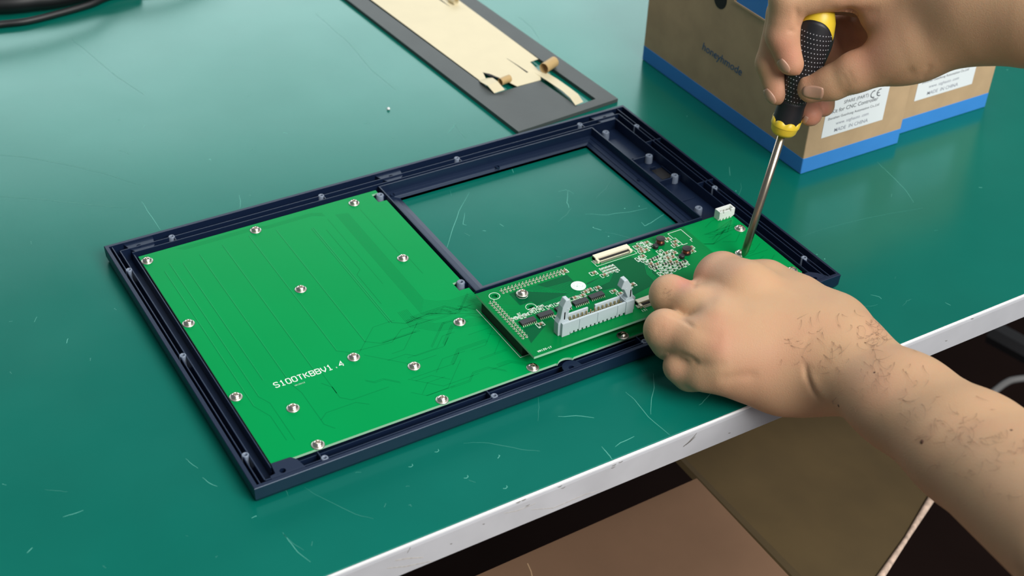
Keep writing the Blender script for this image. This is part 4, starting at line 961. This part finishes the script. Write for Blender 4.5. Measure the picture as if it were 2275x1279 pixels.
# ---- right hand, on the screwdriver
def ax_at(py):  # point of the screwdriver axis seen at that row
    lo, hi = 0.0, 260.0
    for _ in range(40):
        m_ = (lo + hi) / 2
        if project(T0 + AX * m_)[1] > py: lo = m_
        else: hi = m_
    return T0 + AX * lo
def rel(px, py, back):
    """point seen at (px,py) lying 'back' mm beyond the screwdriver axis along the sight line"""
    a = ax_at(py); d = ROT @ np.array([(px - 1137.5) / FPX, (py - 639.5) / FPX, 1.0]); d = d / np.linalg.norm(d)
    t = (a - CAM) @ d; return CAM + d * (t + back)
def rchain(pts): return [(rel(*a[:3]), rel(*b[:3]), a[3], b[3]) for a, b in zip(pts[:-1], pts[1:])]
RH = []
RH.append((6, 14, [(rel(2175, 8, -14), rel(2290, 22, -20), 25, 28), (rel(2290, 22, -20), rel(2520, 30, -30), 28, 34)]))
RH.append((14, 10, [(rel(2180, 0, -12), rel(1965, -25, 6), 24, 15), (rel(2180, 15, -6), rel(1985, 5, 22), 24, 14), (rel(2170, 30, 0), rel(1990, 30, 32), 22, 13), (rel(2165, 40, 0), rel(2000, 60, 34), 20, 11),
                    (rel(2160, 55, -18), rel(2030, 110, -14), 21, 18), (rel(2040, 70, -8), rel(1960, 30, 0), 17, 13)]))
RH.append((5, 3, rchain([(1965, -18, 0, 13.5), (1850, -22, -4, 11.5), (1752, -2, -6, 11.0), (1738, 78, -8, 9.6), (1757, 136, -9, 8.3)])))   # index
RH.append((9, 4, rchain([(2035, 108, -14, 17), (1985, 128, -14, 15), (1900, 160, -14, 11.6), (1850, 183, -12, 10.0), (1802, 198, -10, 8.2)])))  # thumb
RH.append((3, 3, rchain([(1975, 0, 24, 13), (1850, -10, 16, 10.5), (1742, 30, 8, 10), (1712, 140, 4, 8.8), (1727, 205, 0, 7.8)])))   # middle
RH.append((4, 3, rchain([(1930, 60, 34, 15), (1870, 110, 30, 13), (1860, 150, 22, 11)])))
RH.append((3, 3, rchain([(1985, 40, 32, 12), (1860, 60, 30, 10), (1778, 130, 22, 9), (1782, 220, 16, 8), (1800, 254, 9, 7.4)])))    # ring
RH.append((3, 3, rchain([(2000, 70, 34, 11), (1900, 120, 36, 9), (1840, 170, 30, 8), (1826, 222, 22, 7.0), (1830, 236, 20, 6.6)])))   # little
cr2 = [([(1768, 12), (1773, 50), (1775, 66)], .9, 7), ([(1888, 10), (1888, 50), (1900, 80), (1915, 104)], 2.0, 14), ([(1830, 22), (1890, 30), (1960, 24)], .9, 12), ([(1955, 192), (2000, 170), (2035, 150)], .8, 10),
       ([(2045, 178), (2060, 160), (2066, 140)], .5, 8), ([(1868, 160), (1882, 180), (1886, 200)], .35, 8), ([(1700, 96), (1706, 110)], .3, 5), ([(1748, 68), (1772, 70)], .5, 5), ([(1880, 150), (1900, 190)], .3, 6)]
pk2 = [(1757, 130, 40, .6), (1725, 200, 36, .6), (1805, 262, 30, .95), (1830, 240, 20, .9), (1800, 200, 36, .5), (1870, 60, 60, .6), (1740, 60, 50, .3), (1900, 110, 60, .4), (1960, 60, 60, .3), (1950, 150, 50, .2), (1715, 100, 40, .3)]
rh, rb_ = hand_object('right_arm', RH, person, M['skinL'], cr2, pk2, label='right hand gripping the screwdriver handle')
nail(rh, rb_, 1742, 146, math.radians(50), 17, 9); nail(rh, rb_, 1710, 214, math.radians(52), 19, 9); nail(rh, rb_, 1806, 205, math.radians(188), 24, 15); nail(rh, rb_, 1788, 266, math.radians(120), 9, 6)
# ---- arm hair, moles
random.seed(5); hq = MB()
def hair(px, py, ang, ln, bend):
    pts = []; 
    for k in range(5):
        t = k / 4; a = ang + bend * t; q = (px + math.cos(a) * ln * t, py + math.sin(a) * ln * t); loc, n_ = cast(lb_, *q)
        if loc is None: return
        pts.append(loc + n_ * (.1 + .9 * math.sin(t * 2.2)))
    hq.tube(pts, [.075, .07, .06, .045, .02], 4)
for _ in range(170):
    t = random.random(); s_ = random.gauss(0, .42)
    if abs(s_) > 1: continue
    cx, cy = 1760 + 520 * t, 745 + 330 * t; hw = 90 + 50 * t
    hair(cx + 0.55 * s_ * hw, cy - .84 * s_ * hw - 20, random.gauss(1.2, .7), random.uniform(10, 38), random.uniform(-1.1, 1.1))
for _ in range(60): hair(random.gauss(1945, 22), random.gauss(740, 22), random.gauss(.8, .8), random.uniform(10, 28), random.uniform(-2, 2))
for _ in range(10): hair(random.gauss(1484, 8), random.gauss(655, 6), random.gauss(1.6, .5), random.uniform(4, 8), .5)
hq.build('arm_hair', M['hair'], lh, kind='stuff', base=ORG[lh.name], recalc=False)
for px, py, r in [(2048, 981, 1.25), (1863, 901, .9), (1943, 827, .6), (2247, 955, .7)]:
    loc, n_ = cast(lb_, px, py)
    if loc is None: continue
    R3 = Matrix.Translation(loc) @ n_.to_track_quat('Z', 'Y').to_matrix().to_4x4(); q = MB(); q.lathe([(r, -.3), (r * .9, .12), (r * .5, .3)], 0, 0, 12, mtx=R3); q.build('mole', M['mole'], lh, smooth=True, base=ORG[lh.name])
